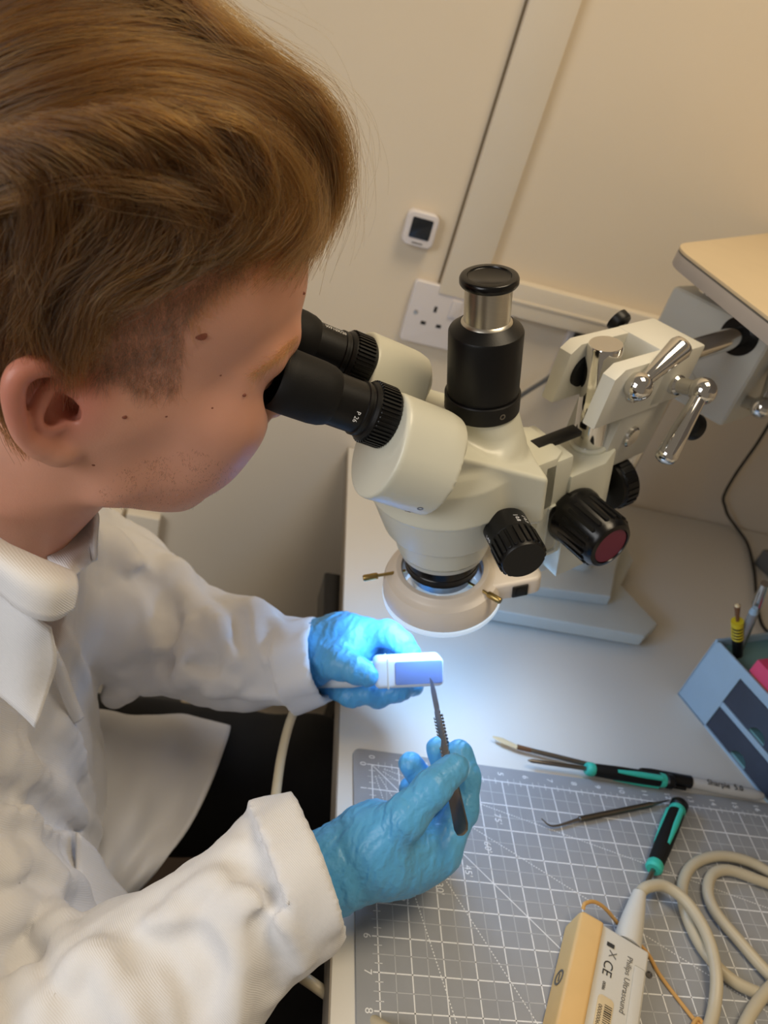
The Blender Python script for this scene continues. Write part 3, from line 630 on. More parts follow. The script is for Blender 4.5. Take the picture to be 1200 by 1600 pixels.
# ---- hair: strands follow guide locks laid over the skull
def hairmat(name, c0, c1, rough=.35):
    m = bpy.data.materials.new(name); m.use_nodes = True; nt = m.node_tree; nt.nodes.clear()
    out = nt.nodes.new('ShaderNodeOutputMaterial'); h = nt.nodes.new('ShaderNodeBsdfHairPrincipled'); inf = nt.nodes.new('ShaderNodeHairInfo'); rp = nt.nodes.new('ShaderNodeValToRGB')
    rp.color_ramp.elements[0].color = rgb(c0) + (1,); rp.color_ramp.elements[1].color = rgb(c1) + (1,)
    at_ = nt.nodes.new('ShaderNodeAttribute'); at_.attribute_name = 'tint'; nt.links.new(at_.outputs['Fac'], rp.inputs[0]); nt.links.new(rp.outputs[0], h.inputs['Color']); h.inputs['Roughness'].default_value = rough; h.inputs['Radial Roughness'].default_value = .5
    nt.links.new(h.outputs[0], out.inputs['Surface']); MATS[name] = m
hairmat('hair_brown', '#221306', '#70481a'); hairmat('hair_short', '#3a2d22', '#6a5644'); hairmat('hair_fair', '#6b4a26', '#9a7242')
def hair_obj(name, S, rad, m, parent, tint=None):
    """S: strands x points x 3, world"""
    N, K = S.shape[:2]; hc = bpy.data.hair_curves.new(name); hc.add_curves([K]*N)
    hc.attributes['position'].data.foreach_set('vector', (S - origin_of(parent)).astype(np.float32).ravel())
    ra = hc.attributes.new('radius', 'FLOAT', 'POINT'); tp = np.linspace(1, .25, K)**.7; ra.data.foreach_set('value', (np.repeat(np.asarray(rad).reshape(-1,1), K, 1) if np.ndim(rad) else np.full((N,K), rad)).astype(np.float32).ravel()*np.tile(tp, N).astype(np.float32))
    tn = hc.attributes.new('tint', 'FLOAT', 'CURVE'); tn.data.foreach_set('value', (RNG.uniform(0,1,N) if tint is None else tint).astype(np.float32))
    o = bpy.data.objects.new(name, hc); COL.objects.link(o); hc.materials.append(MATS[m]); o.parent = parent; return o
HO_l = HR.T @ (CP - HM)
def skull_hits(px, lift):
    """pixels (n,2) and lifts (n) -> head-frame points where the sight line meets the skull raised by lift, or passes it closest"""
    px = np.asarray(px, float); D = np.stack([(px[:,0]-600)/F, (px[:,1]-800)/F, np.ones(len(px))], 1) @ RW; D = D @ HR
    t = np.full(len(px), .24); best = np.full(len(px), 1e9); tb = t.copy(); sc = np.linalg.norm(D, axis=1)
    for k in range(34):
        d = head_sdf(HO_l + D*t[:,None], False) - lift
        b = d < best; best[b] = d[b]; tb[b] = t[b]; t = t + np.where(d > 0, np.maximum(d*.85, .0006), d*.5)/sc
    return HO_l + D*tb[:,None]
def resample(p, n):
    s = np.r_[0, np.cumsum(np.linalg.norm(np.diff(p, axis=0), axis=1))]; u = np.linspace(0, s[-1], n); return np.stack([np.interp(u, s, p[:,k]) for k in range(3)], 1)
def guides(G, lifts, n=18):
    out = []
    for g in G:
        g = np.asarray(g, float); li = np.interp(np.linspace(0,1,len(g)), np.linspace(0,1,len(lifts)), lifts); p = skull_hits(g, li); out.append(resample(spline(p, 6), n))
    return np.array(out)
TINT = []
def sheet(G, N, layers=.012, jit=.0035, clump=60, lenvar=.25, wav=.002, seed=1, drift=.45):
    r = np.random.default_rng(seed); K = G.shape[1]; m = len(G)
    ct = r.uniform(0, m-1.001, clump); cl = r.uniform(0, 1, clump); cph = r.uniform(0, 6.28, (clump,3)); cam_ = r.uniform(.4, 1.3, clump); clen = r.uniform(1-lenvar, 1.06, clump)
    ci = r.integers(0, clump, N); t0 = ct[ci] + r.normal(0, .11, N); dr = r.normal(0, drift, clump)[ci] + r.normal(0, .12, N); u0 = np.linspace(0,1,K)[None]
    t = np.clip(t0[:,None] + dr[:,None]*(u0-.3) + r.uniform(-.25,.25,clump)[ci][:,None]*np.sin(u0*7 + r.uniform(0,6.28,clump)[ci][:,None]), 0, m-1.001); i = t.astype(int); f_ = (t-i)[...,None]; kk = np.arange(K)[None]
    S = G[i,kk]*(1-f_) + G[i+1,kk]*f_
    ln = np.clip(clen[ci] + r.normal(0, .05, N), .3, 1.08); u = np.linspace(0,1,K)[None]*ln[:,None]*(K-1); a = np.clip(u.astype(int), 0, K-2); fr_ = (u-a)[...,None]
    idx = np.arange(N)[:,None]; S = S[idx, a]*(1-fr_) + S[idx, a+1]*fr_
    prog = np.linspace(0,1,K)[None,:,None]
    # direction away from the skull centre
    nrm_ = S - V(-.085,0,.02); nrm_ /= np.linalg.norm(nrm_, axis=2)[...,None]
    S = S - nrm_*((cl[ci]*layers*.6 + r.uniform(0, layers*.4, N))[:,None,None])*(1-.3*prog)
    S = S + r.normal(0, jit, (N,1,3))*(.5 + .7*prog)
    for k in range(3): S[:,:,k] += wav*cam_[ci][:,None]*np.sin(prog[:,:,0]*(5+3*cam_[ci][:,None]) + cph[ci,k][:,None])*(prog[:,:,0]*.8+.2)
    S += np.cumsum(r.normal(0, .0004, S.shape), axis=1)
    TINT.append(np.clip(r.beta(1.3, 2.2, clump)[ci]*.8 + r.uniform(-.1, .25, N), 0, 1))
    return S
A_ = [[(-70,-60),(70,-105),(200,-75),(290,-25),(355,30),(410,85),(450,125)],
      [(-70,0),(80,-50),(230,-30),(340,25),(410,80),(470,128),(515,180),(538,250)],
      [(-70,70),(80,10),(240,10),(370,55),(460,110),(520,160),(548,230),(547,310),(522,380)],
      [(-70,130),(80,75),(240,55),(370,90),(460,135),(520,200),(538,270),(530,340),(505,390)],
      [(-70,180),(80,130),(240,100),(360,122),(440,160),(495,230),(512,300),(505,355),(478,398)],
      [(-70,225),(80,180),(220,150),(340,160),(420,200),(470,270),(480,335),(462,375),(436,398)],
      [(-70,265),(60,220),(200,195),(310,200),(390,240),(435,300),(428,350),(405,378),(372,392)],
      [(-70,300),(60,258),(180,235),(280,245),(350,285),(378,330),(358,362),(318,384),(285,388)],
      [(-70,335),(40,300),(150,285),(240,300),(300,335),(318,365),(296,388),(268,398),(240,400)]]
C_ = [[(470,125),(505,170),(515,240),(500,310),(470,360),(440,392)], [(455,120),(475,180),(475,250),(450,320),(410,370),(370,392)], [(430,130),(445,190),(432,255),(400,320),(350,370),(300,390)],
      [(395,140),(402,200),(385,260),(345,320),(295,365),(250,380)], [(350,150),(355,205),(335,260),(295,310),(245,350),(205,365)], [(300,160),(300,210),(280,260),(240,305),(195,335),(160,350)], [(240,170),(235,215),(215,260),(180,300),(140,330),(110,345)]]
D_ = [[(300,320),(335,360),(338,392),(312,422),(275,445),(238,458)], [(260,310),(300,352),(295,400),(248,432),(200,456),(165,480)], [(225,300),(262,345),(250,398),(200,432),(150,480),(136,572)], [(190,290),(215,340),(190,390),(150,430),(116,495),(112,604)], [(140,290),(150,345),(125,395),(95,440),(78,510),(84,604)],
      [(80,290),(85,345),(70,400),(52,450),(42,515),(44,592)], [(20,290),(20,350),(10,410),(-2,460),(-8,520),(-5,600)], [(-60,300),(-60,380),(-60,460),(-55,540),(-40,620),(-20,690)]]
E_ = [[(-60,480),(-40,560),(-15,640),(15,690),(32,722)], [(-40,470),(-15,550),(0,610),(15,660),(35,700)], [(-20,480),(-2,540),(6,590),(14,630),(30,672)]]
F_ = [[(-70,215),(-10,250),(35,300),(38,360),(24,430),(12,505)], [(0,200),(80,225),(130,275),(130,335),(100,400),(78,465)], [(60,180),(150,200),(215,250),(225,310),(190,370),(148,430)], [(140,170),(230,195),(290,240),(300,300),(262,360),(205,412)], [(220,160),(310,190),(365,240),(365,305),(320,365),(262,404)], [(300,150),(390,180),(430,240),(425,305),(380,368),(325,396)]]
GF = guides(F_, [.040,.042,.036,.026,.018,.014])
GA = guides(A_, [.030, .034, .036, .034, .026, .018, .013]); GC = guides(C_, [.026, .026, .022, .017, .012, .010]); GD = guides(D_, [.024, .022, .017, .013, .011, .010]); GE = guides(E_, [.010, .008, .006, .004])
HAIRS = [sheet(GA, 8000, .024, .0022, 120, .30, .0042, 1), sheet(GC, 3600, .014, .0022, 60, .30, .0036, 2), sheet(GD, 4200, .010, .0022, 60, .25, .0034, 3), sheet(GF, 4200, .012, .0022, 60, .30, .0038, 31), sheet(GE, 900, .004, .002, 20, .3, .001, 4)]
mir = np.array([1,-1,1.])
HAIRS += [sheet(GA*mir, 2200, .020, .004, 60, .22, .0022, 5), sheet(GC*mir, 1200, .012, .004, 40, .25, .002, 6), sheet(GD*mir, 1500, .010, .004, 40, .25, .002, 7), sheet(GE*mir, 300, .004, .002, 20, .3, .001, 8)]
# crown and centre between the two sides
GA0 = GA[0]*V(1,1,1) + np.linspace(0,1,GA.shape[1])[:,None]*V(-.022,0,-.012)
GA1 = GA[1] + np.linspace(0,1,GA.shape[1])[:,None]*V(-.016,0,-.010)
Gm = np.array([g for g in (GA[0], GA0*V(1,.5,1), GA0*V(1,0,1), GA0*V(1,-.5,1), GA[0]*mir)])
Gm2 = np.array([GA[2], GA1*V(1,.6,1), GA1*V(1,0,1), GA1*V(1,-.6,1), GA[2]*mir])
HAIRS += [sheet(Gm, 2500, .012, .004, 60, .2, .0022, 9), sheet(Gm2, 2500, .014, .004, 60, .2, .0022, 10)]
HTINT = np.concatenate(TINT)
HAIRS = np.concatenate([h @ HR.T + HM for h in HAIRS])
HAIR = hair_obj('hair', HAIRS, RNG.uniform(.00009, .00019, len(HAIRS)), 'hair_brown', PERSON, HTINT); HAIR['kind'] = 'stuff'; HAIR['label'] = 'wavy mid-brown hair with golden locks'
# stray flyaway hairs standing off the crown and fringe
fly = []
for k in range(70):
    g = sheet(GA[:6], 1, .0, .004, 3, .3, .004, 100+k)[0]; u = np.linspace(0,1,len(g))[:,None]; n_ = g - V(-.085,0,.02); n_ /= np.linalg.norm(n_, axis=1)[:,None]
    fly.append(g + n_*u**1.5*RNG.uniform(.004,.022) + np.cumsum(RNG.normal(0,.0008,g.shape), axis=0))
hair_obj('flyaway_hair', np.array(fly) @ HR.T + HM, .00007, 'hair_brown', HAIR)
# scalp cap under the strands
def cap_sdf(P):
    d = head_sdf(P, False) - .006
    cut = (P @ nrm(V(-.55,0,1.0))) - nrm(V(-.55,0,1.0)) @ V(-.02,0,.068)          # hairline plane at the front
    cut2 = P[:,2] - np.interp(P[:,0], [-.2,-.13,-.10,-.06,-.03,0], [-.06,-.05,.035,.052,.078,.095])
    return smax(d, -cut2, .004)
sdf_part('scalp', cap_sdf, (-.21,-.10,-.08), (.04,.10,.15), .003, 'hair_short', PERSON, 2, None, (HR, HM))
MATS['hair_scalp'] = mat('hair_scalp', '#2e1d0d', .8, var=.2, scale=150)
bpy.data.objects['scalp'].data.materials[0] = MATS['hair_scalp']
def short_hair(name, poly, N, ln, dpx, rad, m, lift=.3, seed=1, ang=.35):
    r = np.random.default_rng(seed); poly = np.asarray(poly, float); lo = poly.min(0); hi = poly.max(0); pts = []
    while len(pts) < N:
        q = r.uniform(lo, hi, (N*2, 2)); ins = np.zeros(len(q), bool); j = len(poly)-1
        for i in range(len(poly)):
            a, b = poly[i], poly[j]; c = ((a[1] > q[:,1]) != (b[1] > q[:,1])) & (q[:,0] < (b[0]-a[0])*(q[:,1]-a[1])/(b[1]-a[1]+1e-9)+a[0]); ins ^= c; j = i
        pts += list(q[ins])
    q = np.array(pts[:N]); p = skull_hits(q, np.zeros(N)); 
    th = r.normal(0, ang, N); d2 = nrm(dpx); dd = np.stack([d2[0]*np.cos(th)-d2[1]*np.sin(th), d2[0]*np.sin(th)+d2[1]*np.cos(th)], 1)
    p2 = skull_hits(q + dd*12, np.zeros(N)); tg = p2 - p; tg /= np.linalg.norm(tg, axis=1)[:,None] + 1e-9
    e = .0008; n_ = np.stack([head_sdf(p + V(*(e if i == k else 0 for i in range(3))), False) - head_sdf(p - V(*(e if i == k else 0 for i in range(3))), False) for k in range(3)], 1); n_ /= np.linalg.norm(n_, axis=1)[:,None] + 1e-9
    L_ = (ln*r.uniform(.6, 1.2, N))[:,None]; K = 6; u = np.linspace(0,1,K)[None,:,None]
    S = p[:,None] + tg[:,None]*L_[:,None]*u + n_[:,None]*(L_[:,None]*lift*u*(1-.5*u)); S += np.cumsum(r.normal(0, ln*.03, S.shape), axis=1)
    return hair_obj(name, S @ HR.T + HM, rad, m, PERSON)
short_hair('sideburn', [(140,470),(300,440),(345,395),(420,392),(330,455),(292,500),(285,560),(278,612),(215,612),(190,585),(150,600),(138,560)], 3600, .010, (-.25,1), .00008, 'hair_short', .25, 11, .5)
short_hair('temple_fuzz', [(290,470),(340,420),(470,405),(480,420),(380,440),(320,490),(300,530)], 700, .008, (.3,1), .00005, 'hair_fair', .2, 12, .6)
short_hair('eyebrow', [(466,520),(468,530),(448,553),(424,573),(400,588),(397,581),(424,559),(450,534)], 420, .008, (-.75,.6), .00006, 'hair_fair', .35, 13, .4)
short_hair('stubble', [(200,725),(300,700),(350,720),(372,735),(345,765),(300,795),(160,795),(150,770)], 1700, .0015, (-.2,1), .00007, 'hair_short', .4, 14, .6)
for x, y, r_ in ((313,523,.0036), (381,617,.0014), (331,637,.0010), (259,650,.0011), (194,651,.0016), (344,586,.0009), (146,726,.0011), (474,458,.0012)):
    p = skull_hits([(x,y)], np.zeros(1))[0]; mb = MB(); d = nrm(CP - hw(p)); mb.lathe(frame(hw(p), d), [(r_,-.0002), (r_*.8,.0003), (0,.0005)], 14, 1, .8); mb.build('mole', 'mole', BODY, 80)
# ---- clothes
def march(fn, px, lift=0.0, t0=.25, t1=1.0, n=250):
    px = np.asarray(px, float).reshape(-1,2); D = np.stack([(px[:,0]-600)/F, (px[:,1]-800)/F, np.ones(len(px))], 1) @ RW
    t = np.full(len(px), t0); best = np.full(len(px), 1e9); tb = t.copy(); sc = np.linalg.norm(D, axis=1)
    for k in range(60):
        d = fn(CP + D*t[:,None]) - lift; b = d < best; best[b] = d[b]; tb[b] = t[b]; t = np.minimum(t + np.where(d > 0, np.maximum(d*.8, .001), d*.5)/sc, t1)
    return CP + D*tb[:,None]
def wrinkle(P, f, s=0.0):
    a = np.sin(P[:,0]*f + 1.9*np.sin(P[:,1]*f*.7 + s) + s); b = np.sin(P[:,1]*f*.9 - P[:,2]*f*.5 + 1.7*np.sin(P[:,0]*f*.6 + 2*s) + 2.1*s); c = np.sin(P[:,2]*f*.8 + P[:,0]*f*.5 + 1.6*np.sin(P[:,1]*f*.5 + s*3))
    return (np.abs(a)*np.abs(b) + np.abs(c)*.6 - .75)
RSH, LSH = V(-.375,-.20,.07), V(-.350,.155,.055)
RAP = [RSH, V(-.315,-.250,.0), V(-.250,-.272,-.055), V(-.165,-.212,-.008), at(445,1388,.530)]
RAR = [.080, .074, .066, .062, .053]
LAP = [LSH, V(-.262,.145,.012), V(-.212,.128,-.004), V(-.145,.092,.020), at(462,1037,.705)]
LAR = [.074, .064, .055, .047, .039]
RCA = nrm(at(600,1315,.555) - at(445,1388,.530)); LCA = nrm(at(560,1018,.695) - at(455,1036,.705))
RCC = at(462,1366,.528); LCC = at(474,1036,.702)
NB = hw(V(-.155,0,-.175))
def coat_base(P):
    x, y, z = P.T
    cx = np.interp(z, [-.30,-.15,0,.10,.20,.30], [-.385,-.375,-.385,-.395,-.385,-.36]); a = np.interp(z, [-.30,-.15,0,.10,.16,.24], [.165,.150,.128,.118,.10,.075]); b = np.interp(z, [-.30,-.15,0,.08,.13,.20,.26], [.20,.19,.175,.165,.145,.095,.07])
    k = np.sqrt(((x-cx)/a)**2 + ((y+.015)/b)**2); d = (k-1)*np.minimum(a,b)*.9; d = np.maximum(d, np.maximum(z-.225, -.30-z))
    tr = smin(s_cap(P, NB + V(-.01,-.02,-.03), RSH + V(.0,.02,.0), .060, .076), s_cap(P, NB + V(-.01,.02,-.03), LSH + V(0,-.01,0), .060, .072), .03)
    d = smin(d, tr, .05); d = smin(d, s_cap(P, V(-.34,-.15,.0), V(-.262,-.165,-.11), .085, .080), .05)
    d = smin(d, s_chain(P, RAP, RAR, .03), .028)
    return smin(d, s_chain(P, LAP, LAR, .03), .024)
STROKES = [  # folds of the cloth: traced ridge, radius, + ridge / - crease
 ([(120,1512),(160,1500),(190,1530),(205,1580),(210,1620)], .010, 1), ([(250,1452),(310,1440),(352,1462),(368,1510),(360,1570),(345,1620)], .011, 1), ([(285,1420),(330,1402),(380,1420),(420,1465)], .008, 1),
 ([(352,1400),(400,1408),(450,1450),(470,1510)], .009, 1), ([(215,1480),(260,1490),(290,1540),(300,1600)], .007, -1), ([(310,1470),(330,1500),(325,1560)], .007, -1), ([(405,1440),(430,1490),(430,1560)], .008, -1), ([(370,1340),(400,1370),(430,1420)], .006, -1),
 ([(178,850),(205,890),(235,950),(245,1010)], .012, 1), ([(262,895),(290,925),(300,975),(285,1030)], .012, 1), ([(225,900),(252,935),(262,990)], .008, -1), ([(300,940),(345,975),(370,1030)], .008, 1), ([(395,950),(398,990),(420,1030)], .007, 1), ([(375,960),(378,1010)], .005, -1),
 ([(180,1085),(250,1070),(310,1055),(370,1068)], .009, 1), ([(190,1050),(250,1035),(330,1040)], .006, -1), ([(415,960),(440,985),(450,1020)], .005, 1), ([(330,1075),(380,1085),(430,1085)], .006, 1),
 ([(0,1180),(60,1215),(120,1275),(152,1300)], .010, 1), ([(10,1260),(70,1290),(140,1330)], .008, 1), ([(0,1235),(60,1262),(120,1300)], .007, -1), ([(0,1350),(50,1350),(100,1385),(150,1400)], .012, 1), ([(0,1430),(40,1405),(75,1420)], .010, 1),
 ([(70,1420),(100,1470),(115,1530)], .010, 1), ([(90,1130),(120,1180),(140,1250)], .008, 1), ([(100,1000),(130,1060),(140,1100)], .006, 1), ([(40,1540),(70,1580),(80,1640)], .010, 1)]
ST3 = []
for px, r_, sg in STROKES:
    p = spline(march(coat_base, px), 3); d = CP - p; d /= np.linalg.norm(d, axis=1)[:,None]; r_ *= 1.2; ST3.append((p - d*(r_*.35 if sg > 0 else -r_*.5), r_, sg, p.min(0) - .05, p.max(0) + .05))
def coat_sdf(P):
    d = coat_base(P)
    near = np.abs(d) < .03
    if near.any():
        Q = P[near]; e = d[near]
        for p, r_, sg, lo, hi in ST3:
            m = ((Q > lo) & (Q < hi)).all(1)
            if m.any():
                c = s_chain(Q[m], p, np.linspace(r_, r_*.6, len(p)), .004); e[m] = smin(e[m], c, .009) if sg > 0 else smax(e[m], -c, .009)
        e = e - .0052*wrinkle(Q, 36, 1.3) - .0022*wrinkle(Q, 80, .4)
        d[near] = e
    # cuffs: turned-back bands, hollow at the wrist
    for cc, ca, R_, w_, th in ((RCC, RCA, .0480, .015, .0042), (LCC, LCA, .0385, .016, .0026)):
        q = P - cc; h = q @ ca; rho = np.linalg.norm(q - h[:,None]*ca, axis=1); tw = .003*np.sin(np.arctan2(q[:,2], q[:,1])*3 + 1) + .0012*np.sin(np.arctan2(q[:,2], q[:,1])*7 + h*120)
        band = np.maximum(np.abs(rho - R_ - tw + .1*h) - th, np.abs(h) - w_); d = np.where(rho < .09, smin(d, band - .001, .003), d)
        hole = np.maximum(rho - (R_ - .0055), -(h + w_*.75)); hole = np.where((h < .10) & (rho < .08), hole, 1.0)
        d = np.maximum(d, -hole)
        d = np.where((rho < .085) & (h > w_ + .004) & (h < .1), np.maximum(d, .004), d)
    # neck opening
    ng = s_cap(P, NB + V(.03,0,-.07), NB + V(.03,0,.12), .058, .085); return smax(d, -ng, .006)
def cloth(name, color):
    m = mat(name, color, .85, var=.02, scale=18); nt = m.node_tree; b = nt.nodes['Principled BSDF']; b.inputs['Sheen Weight'].default_value = .25; b.inputs['Sheen Roughness'].default_value = .5
    mp = nt.nodes['Mapping']; wv = nt.nodes.new('ShaderNodeTexWave'); wv.inputs['Scale'].default_value = 330; wv.inputs['Distortion'].default_value = .6; wv.bands_direction = 'DIAGONAL'; nt.links.new(mp.outputs[0], wv.inputs[0])
    nz = nt.nodes.new('ShaderNodeTexNoise'); nz.inputs['Scale'].default_value = 120; nz.inputs['Detail'].default_value = 5; nt.links.new(mp.outputs[0], nz.inputs[0])
    ad = nt.nodes.new('ShaderNodeMath'); ad.operation = 'MULTIPLY_ADD'; ad.inputs[1].default_value = .5; nt.links.new(wv.outputs['Fac'], ad.inputs[0]); nt.links.new(nz.outputs[0], ad.inputs[2])
    bp = nt.nodes.new('ShaderNodeBump'); bp.inputs['Strength'].default_value = .28; bp.inputs['Distance'].default_value = .001; nt.links.new(ad.outputs[0], bp.inputs['Height']); nt.links.new(bp.outputs[0], b.inputs['Normal']); return m
cloth('coat_white', '#e4e4e6')
COAT = sdf_part('lab_coat', coat_sdf, (-.56,-.37,-.31), (.0,.25,.28), .0034, 'coat_white', PERSON, 1); COAT['label'] = 'white twill lab coat'
def sheet_part(name, rows, parent, m='coat_white', thick=.0022, sub=5, bulge=0.0):
    """rows: list of rows of 3-D points (a grid); smoothed, thickened cloth"""
    G = np.array([spline(np.asarray(r), sub) for r in rows]); G = np.array([spline(G[:,j], sub) for j in range(G.shape[1])]).transpose(1,0,2)
    n, k = G.shape[:2]; vs = G.reshape(-1,3); fs = np.array([(i*k+j, i*k+j+1, (i+1)*k+j+1, (i+1)*k+j) for i in range(n-1) for j in range(k-1)])
    o = np_mesh(name, vs, fs, m, parent); so = o.modifiers.new('thickness', 'SOLIDIFY'); so.thickness = thick; so.offset = 0
    return o
cm = lambda px, lift: march(coat_base, px, lift)
def pz(l): return [at(x, y, z) for x, y, z in l]
sheet_part('collar', [pz([(-40,812,.425),(0,846,.425),(45,868,.428),(88,886,.432),(112,896,.437)]), pz([(-45,815,.405),(0,850,.404),(45,872,.406),(90,892,.413),(117,903,.424)]), pz([(-45,845,.392),(0,880,.389),(45,905,.389),(92,918,.397),(118,920,.414)]), pz([(-45,890,.396),(0,925,.395),(42,958,.394),(80,968,.401),(112,952,.414)])], COAT, thick=.0035)
sheet_part('collar', [pz([(150,800,.50),(132,802,.52),(100,830,.51),(72,868,.485)]), pz([(152,812,.50),(136,820,.515),(112,850,.505),(82,884,.475)]), pz([(150,840,.50),(140,852,.505),(122,872,.49),(104,893,.46)]), pz([(150,875,.50),(140,880,.50),(126,892,.48),(112,905,.45)])], COAT, thick=.003)
sheet_part('lapel', [pz([(-40,900,.410),(0,925,.408),(50,962,.406),(80,982,.412)]), pz([(-40,960,.414),(0,985,.414),(45,1010,.414),(89,1030,.424)]), pz([(-40,1020,.424),(0,1045,.424),(40,1070,.425),(78,1070,.432)]), pz([(-40,1062,.436),(0,1085,.434),(32,1112,.432),(56,1138,.434)])], COAT, thick=.0025)
pl_ = [(72,985),(84,1010),(100,1045),(112,1080),(122,1105),(129,1122)]
sheet_part('placket_edge', [cm([(x-14,y+8) for x,y in pl_], .006), cm([(x-5,y+3) for x,y in pl_], .011), cm(pl_, .009)], COAT, thick=.003)
# skirt of the coat thrown over the far thigh
rt = [(358,1146),(335,1210),(296,1290),(243,1362),(188,1418)]; lf = [(120,1120),(120,1190),(120,1270),(125,1340),(130,1400)]
rows = []
for k_, (a, b) in enumerate(zip(lf, rt)):
    row = []
    for j in range(7):
        t_ = j/6; q = V(*a)*(1-t_) + V(*b)*t_; z_ = -.118 - .012*k_/4 - .022*max(0, abs(k_-1.6)-1.2) + .008*math.sin(j*1.9 + k_*1.3) + .007*math.sin(k_*2.3 - j*1.2); row.append(atz(q[0], q[1], z_))
    rows.append(row)
far = [p + V(0, .06, -.05) for p in rows[0]]
sheet_part('coat_skirt', [far] + rows, COAT, thick=.003)
sheet_part('coat_skirt', [pz([(120,1300,.60),(150,1330,.62),(170,1372,.645)]), pz([(120,1350,.60),(160,1372,.62),(196,1395,.645)]), pz([(120,1400,.585),(164,1404,.615),(202,1412,.645)]), pz([(125,1450,.565),(168,1436,.60),(188,1424,.635)])], COAT, thick=.003)
def trouser_sdf(P):
    d = smin(s_chain(P, [V(-.48,.10,-.235), V(-.02,.14,-.235), V(-.05,.15,-.68)], [.10,.078,.055], .02), s_chain(P, [V(-.48,-.11,-.235), V(-.02,-.13,-.240), V(-.05,-.13,-.68)], [.10,.078,.055], .02), .02)
    d = smin(d, s_ell(P, V(-.48,0,-.24), V(.14,.19,.11)), .04); return d - .003*wrinkle(P, 30, .7)
sdf_part('trousers', trouser_sdf, (-.66,-.26,-.74), (.10,.27,-.10), .006, 'trousers', PERSON, 1)
# ---- nitrile gloves
mat('nitrile', '#5aaade', .40, var=.05, scale=50, spec=.45)
def glove_folds():
    nt = MATS['nitrile'].node_tree; mp = nt.nodes['Mapping']; b = nt.nodes['Principled BSDF']; wv = nt.nodes.new('ShaderNodeTexWave'); wv.inputs['Scale'].default_value = 38; wv.inputs['Distortion'].default_value = 9; wv.inputs['Detail'].default_value = 3; wv.inputs['Detail Scale'].default_value = 1.6
    mp.inputs['Rotation'].default_value = (.3, .2, .6); nt.links.new(mp.outputs[0], wv.inputs[0]); nz = nt.nodes.new('ShaderNodeTexNoise'); nz.inputs['Scale'].default_value = 45; nt.links.new(mp.outputs[0], nz.inputs[0])
    mu = nt.nodes.new('ShaderNodeMath'); mu.operation = 'MULTIPLY'; nt.links.new(wv.outputs['Fac'], mu.inputs[0]); nt.links.new(nz.outputs[0], mu.inputs[1])
    bp = nt.nodes.new('ShaderNodeBump'); bp.inputs['Strength'].default_value = .42; bp.inputs['Distance'].default_value = .0022; nt.links.new(mu.outputs[0], bp.inputs['Height']); nt.links.new(bp.outputs[0], b.inputs['Normal'])
glove_folds()
def px3(l): return [at(x, y, z) for x, y, z in l]
def rhand(P):
    w = px3([(455,1388,.540), (518,1362,.545), (585,1326,.552)]); d = s_chain(P, w, [.026,.0255,.030], .02)
    for mc in ((688,1328,.566,.0150), (672,1338,.585,.0145), (652,1345,.602,.0135), (630,1350,.615,.013)):
        d = smin(d, s_cap(P, w[2] + V(0,0,0), at(*mc[:3]), .024, mc[3]), .014)
    d = smin(d, s_ell(P, at(618,1330,.568), V(.038,.028,.024)), .02)
    fing = [([(585,1318,.540), (634,1276,.532), (678,1230,.535), (709,1201,.546)], [.0190,.0150,.0125,.0108]),
            ([(688,1328,.566), (723,1262,.577), (728,1216,.583), (718,1176,.590)], [.0150,.0120,.0108,.0098]),
            ([(672,1338,.585), (716,1270,.604), (702,1212,.606), (685,1170,.602)], [.0150,.0120,.0108,.0098]),
            ([(652,1345,.602), (700,1290,.622), (668,1228,.614), (641,1194,.606)], [.0145,.0115,.0105,.0096]),
            ([(630,1350,.615), (678,1305,.636), (655,1255,.630), (640,1232,.622)], [.014,.0105,.0095,.0088])]
    for i, (pp, rr) in enumerate(fing):
        f_ = s_chain(P, px3(pp), rr, .005); d = smin(d, f_, .010 if i == 0 else .006)
    return d
def lhand(P):
    w = px3([(440,1040,.706), (485,1022,.704), (535,1008,.704)]); d = s_chain(P, w, [.026,.026,.028], .02)
    for mc in ((572,992,.700,.0140), (568,1008,.715,.0140), (560,1028,.728,.0135), (548,1048,.735,.013)):
        d = smin(d, s_cap(P, w[2], at(*mc[:3]), .022, mc[3]), .014)
    fing = [([(500,1030,.690), (530,1036,.668), (556,1046,.660), (574,1054,.658)], [.017,.0140,.0118,.0105]),
            ([(572,992,.700), (606,990,.692), (626,1004,.690), (642,1022,.690)], [.0140,.0118,.0108,.0098]),
            ([(568,1008,.715), (600,1020,.72), (630,1050,.71), (645,1072,.70)], [.0140,.0118,.0108,.0098]),
            ([(530,1040,.728), (545,1075,.715), (590,1086,.698), (628,1078,.690)], [.0140,.0125,.0112,.0100]),
            ([(500,1040,.72), (518,1070,.712), (548,1086,.700), (575,1084,.690)], [.013,.0115,.0105,.0095])]
    for i, (pp, rr) in enumerate(fing):
        f_ = s_chain(P, px3(pp), rr, .005); d = smin(d, f_, .009 if i == 0 else .005)
    return d
def glove(fn, axis):
    def g(P):
        d = fn(P); near = np.abs(d) < .01
        if near.any():
            Q = P[near]; d[near] -= .0007*wrinkle(Q, 170, .9) + .0004*wrinkle(Q*V(1.6,1,1), 330, 2.1)
        return d
    return g
def bounds(pp, m): pp = np.array(pp); return pp.min(0)-m, pp.max(0)+m
lo, hi = bounds(px3([(455,1392,.540),(720,1176,.59),(690,1338,.566),(640,1232,.636),(634,1276,.532)]), .045)
GR = sdf_part('glove', glove(rhand, None), lo, hi, .0012, 'nitrile', PERSON, 1); GR['label'] = 'blue nitrile glove holding the scalpel'
lo, hi = bounds(px3([(440,1040,.706),(645,1072,.70),(606,990,.692),(548,1048,.735),(574,1054,.658),(518,1086,.712)]), .04)
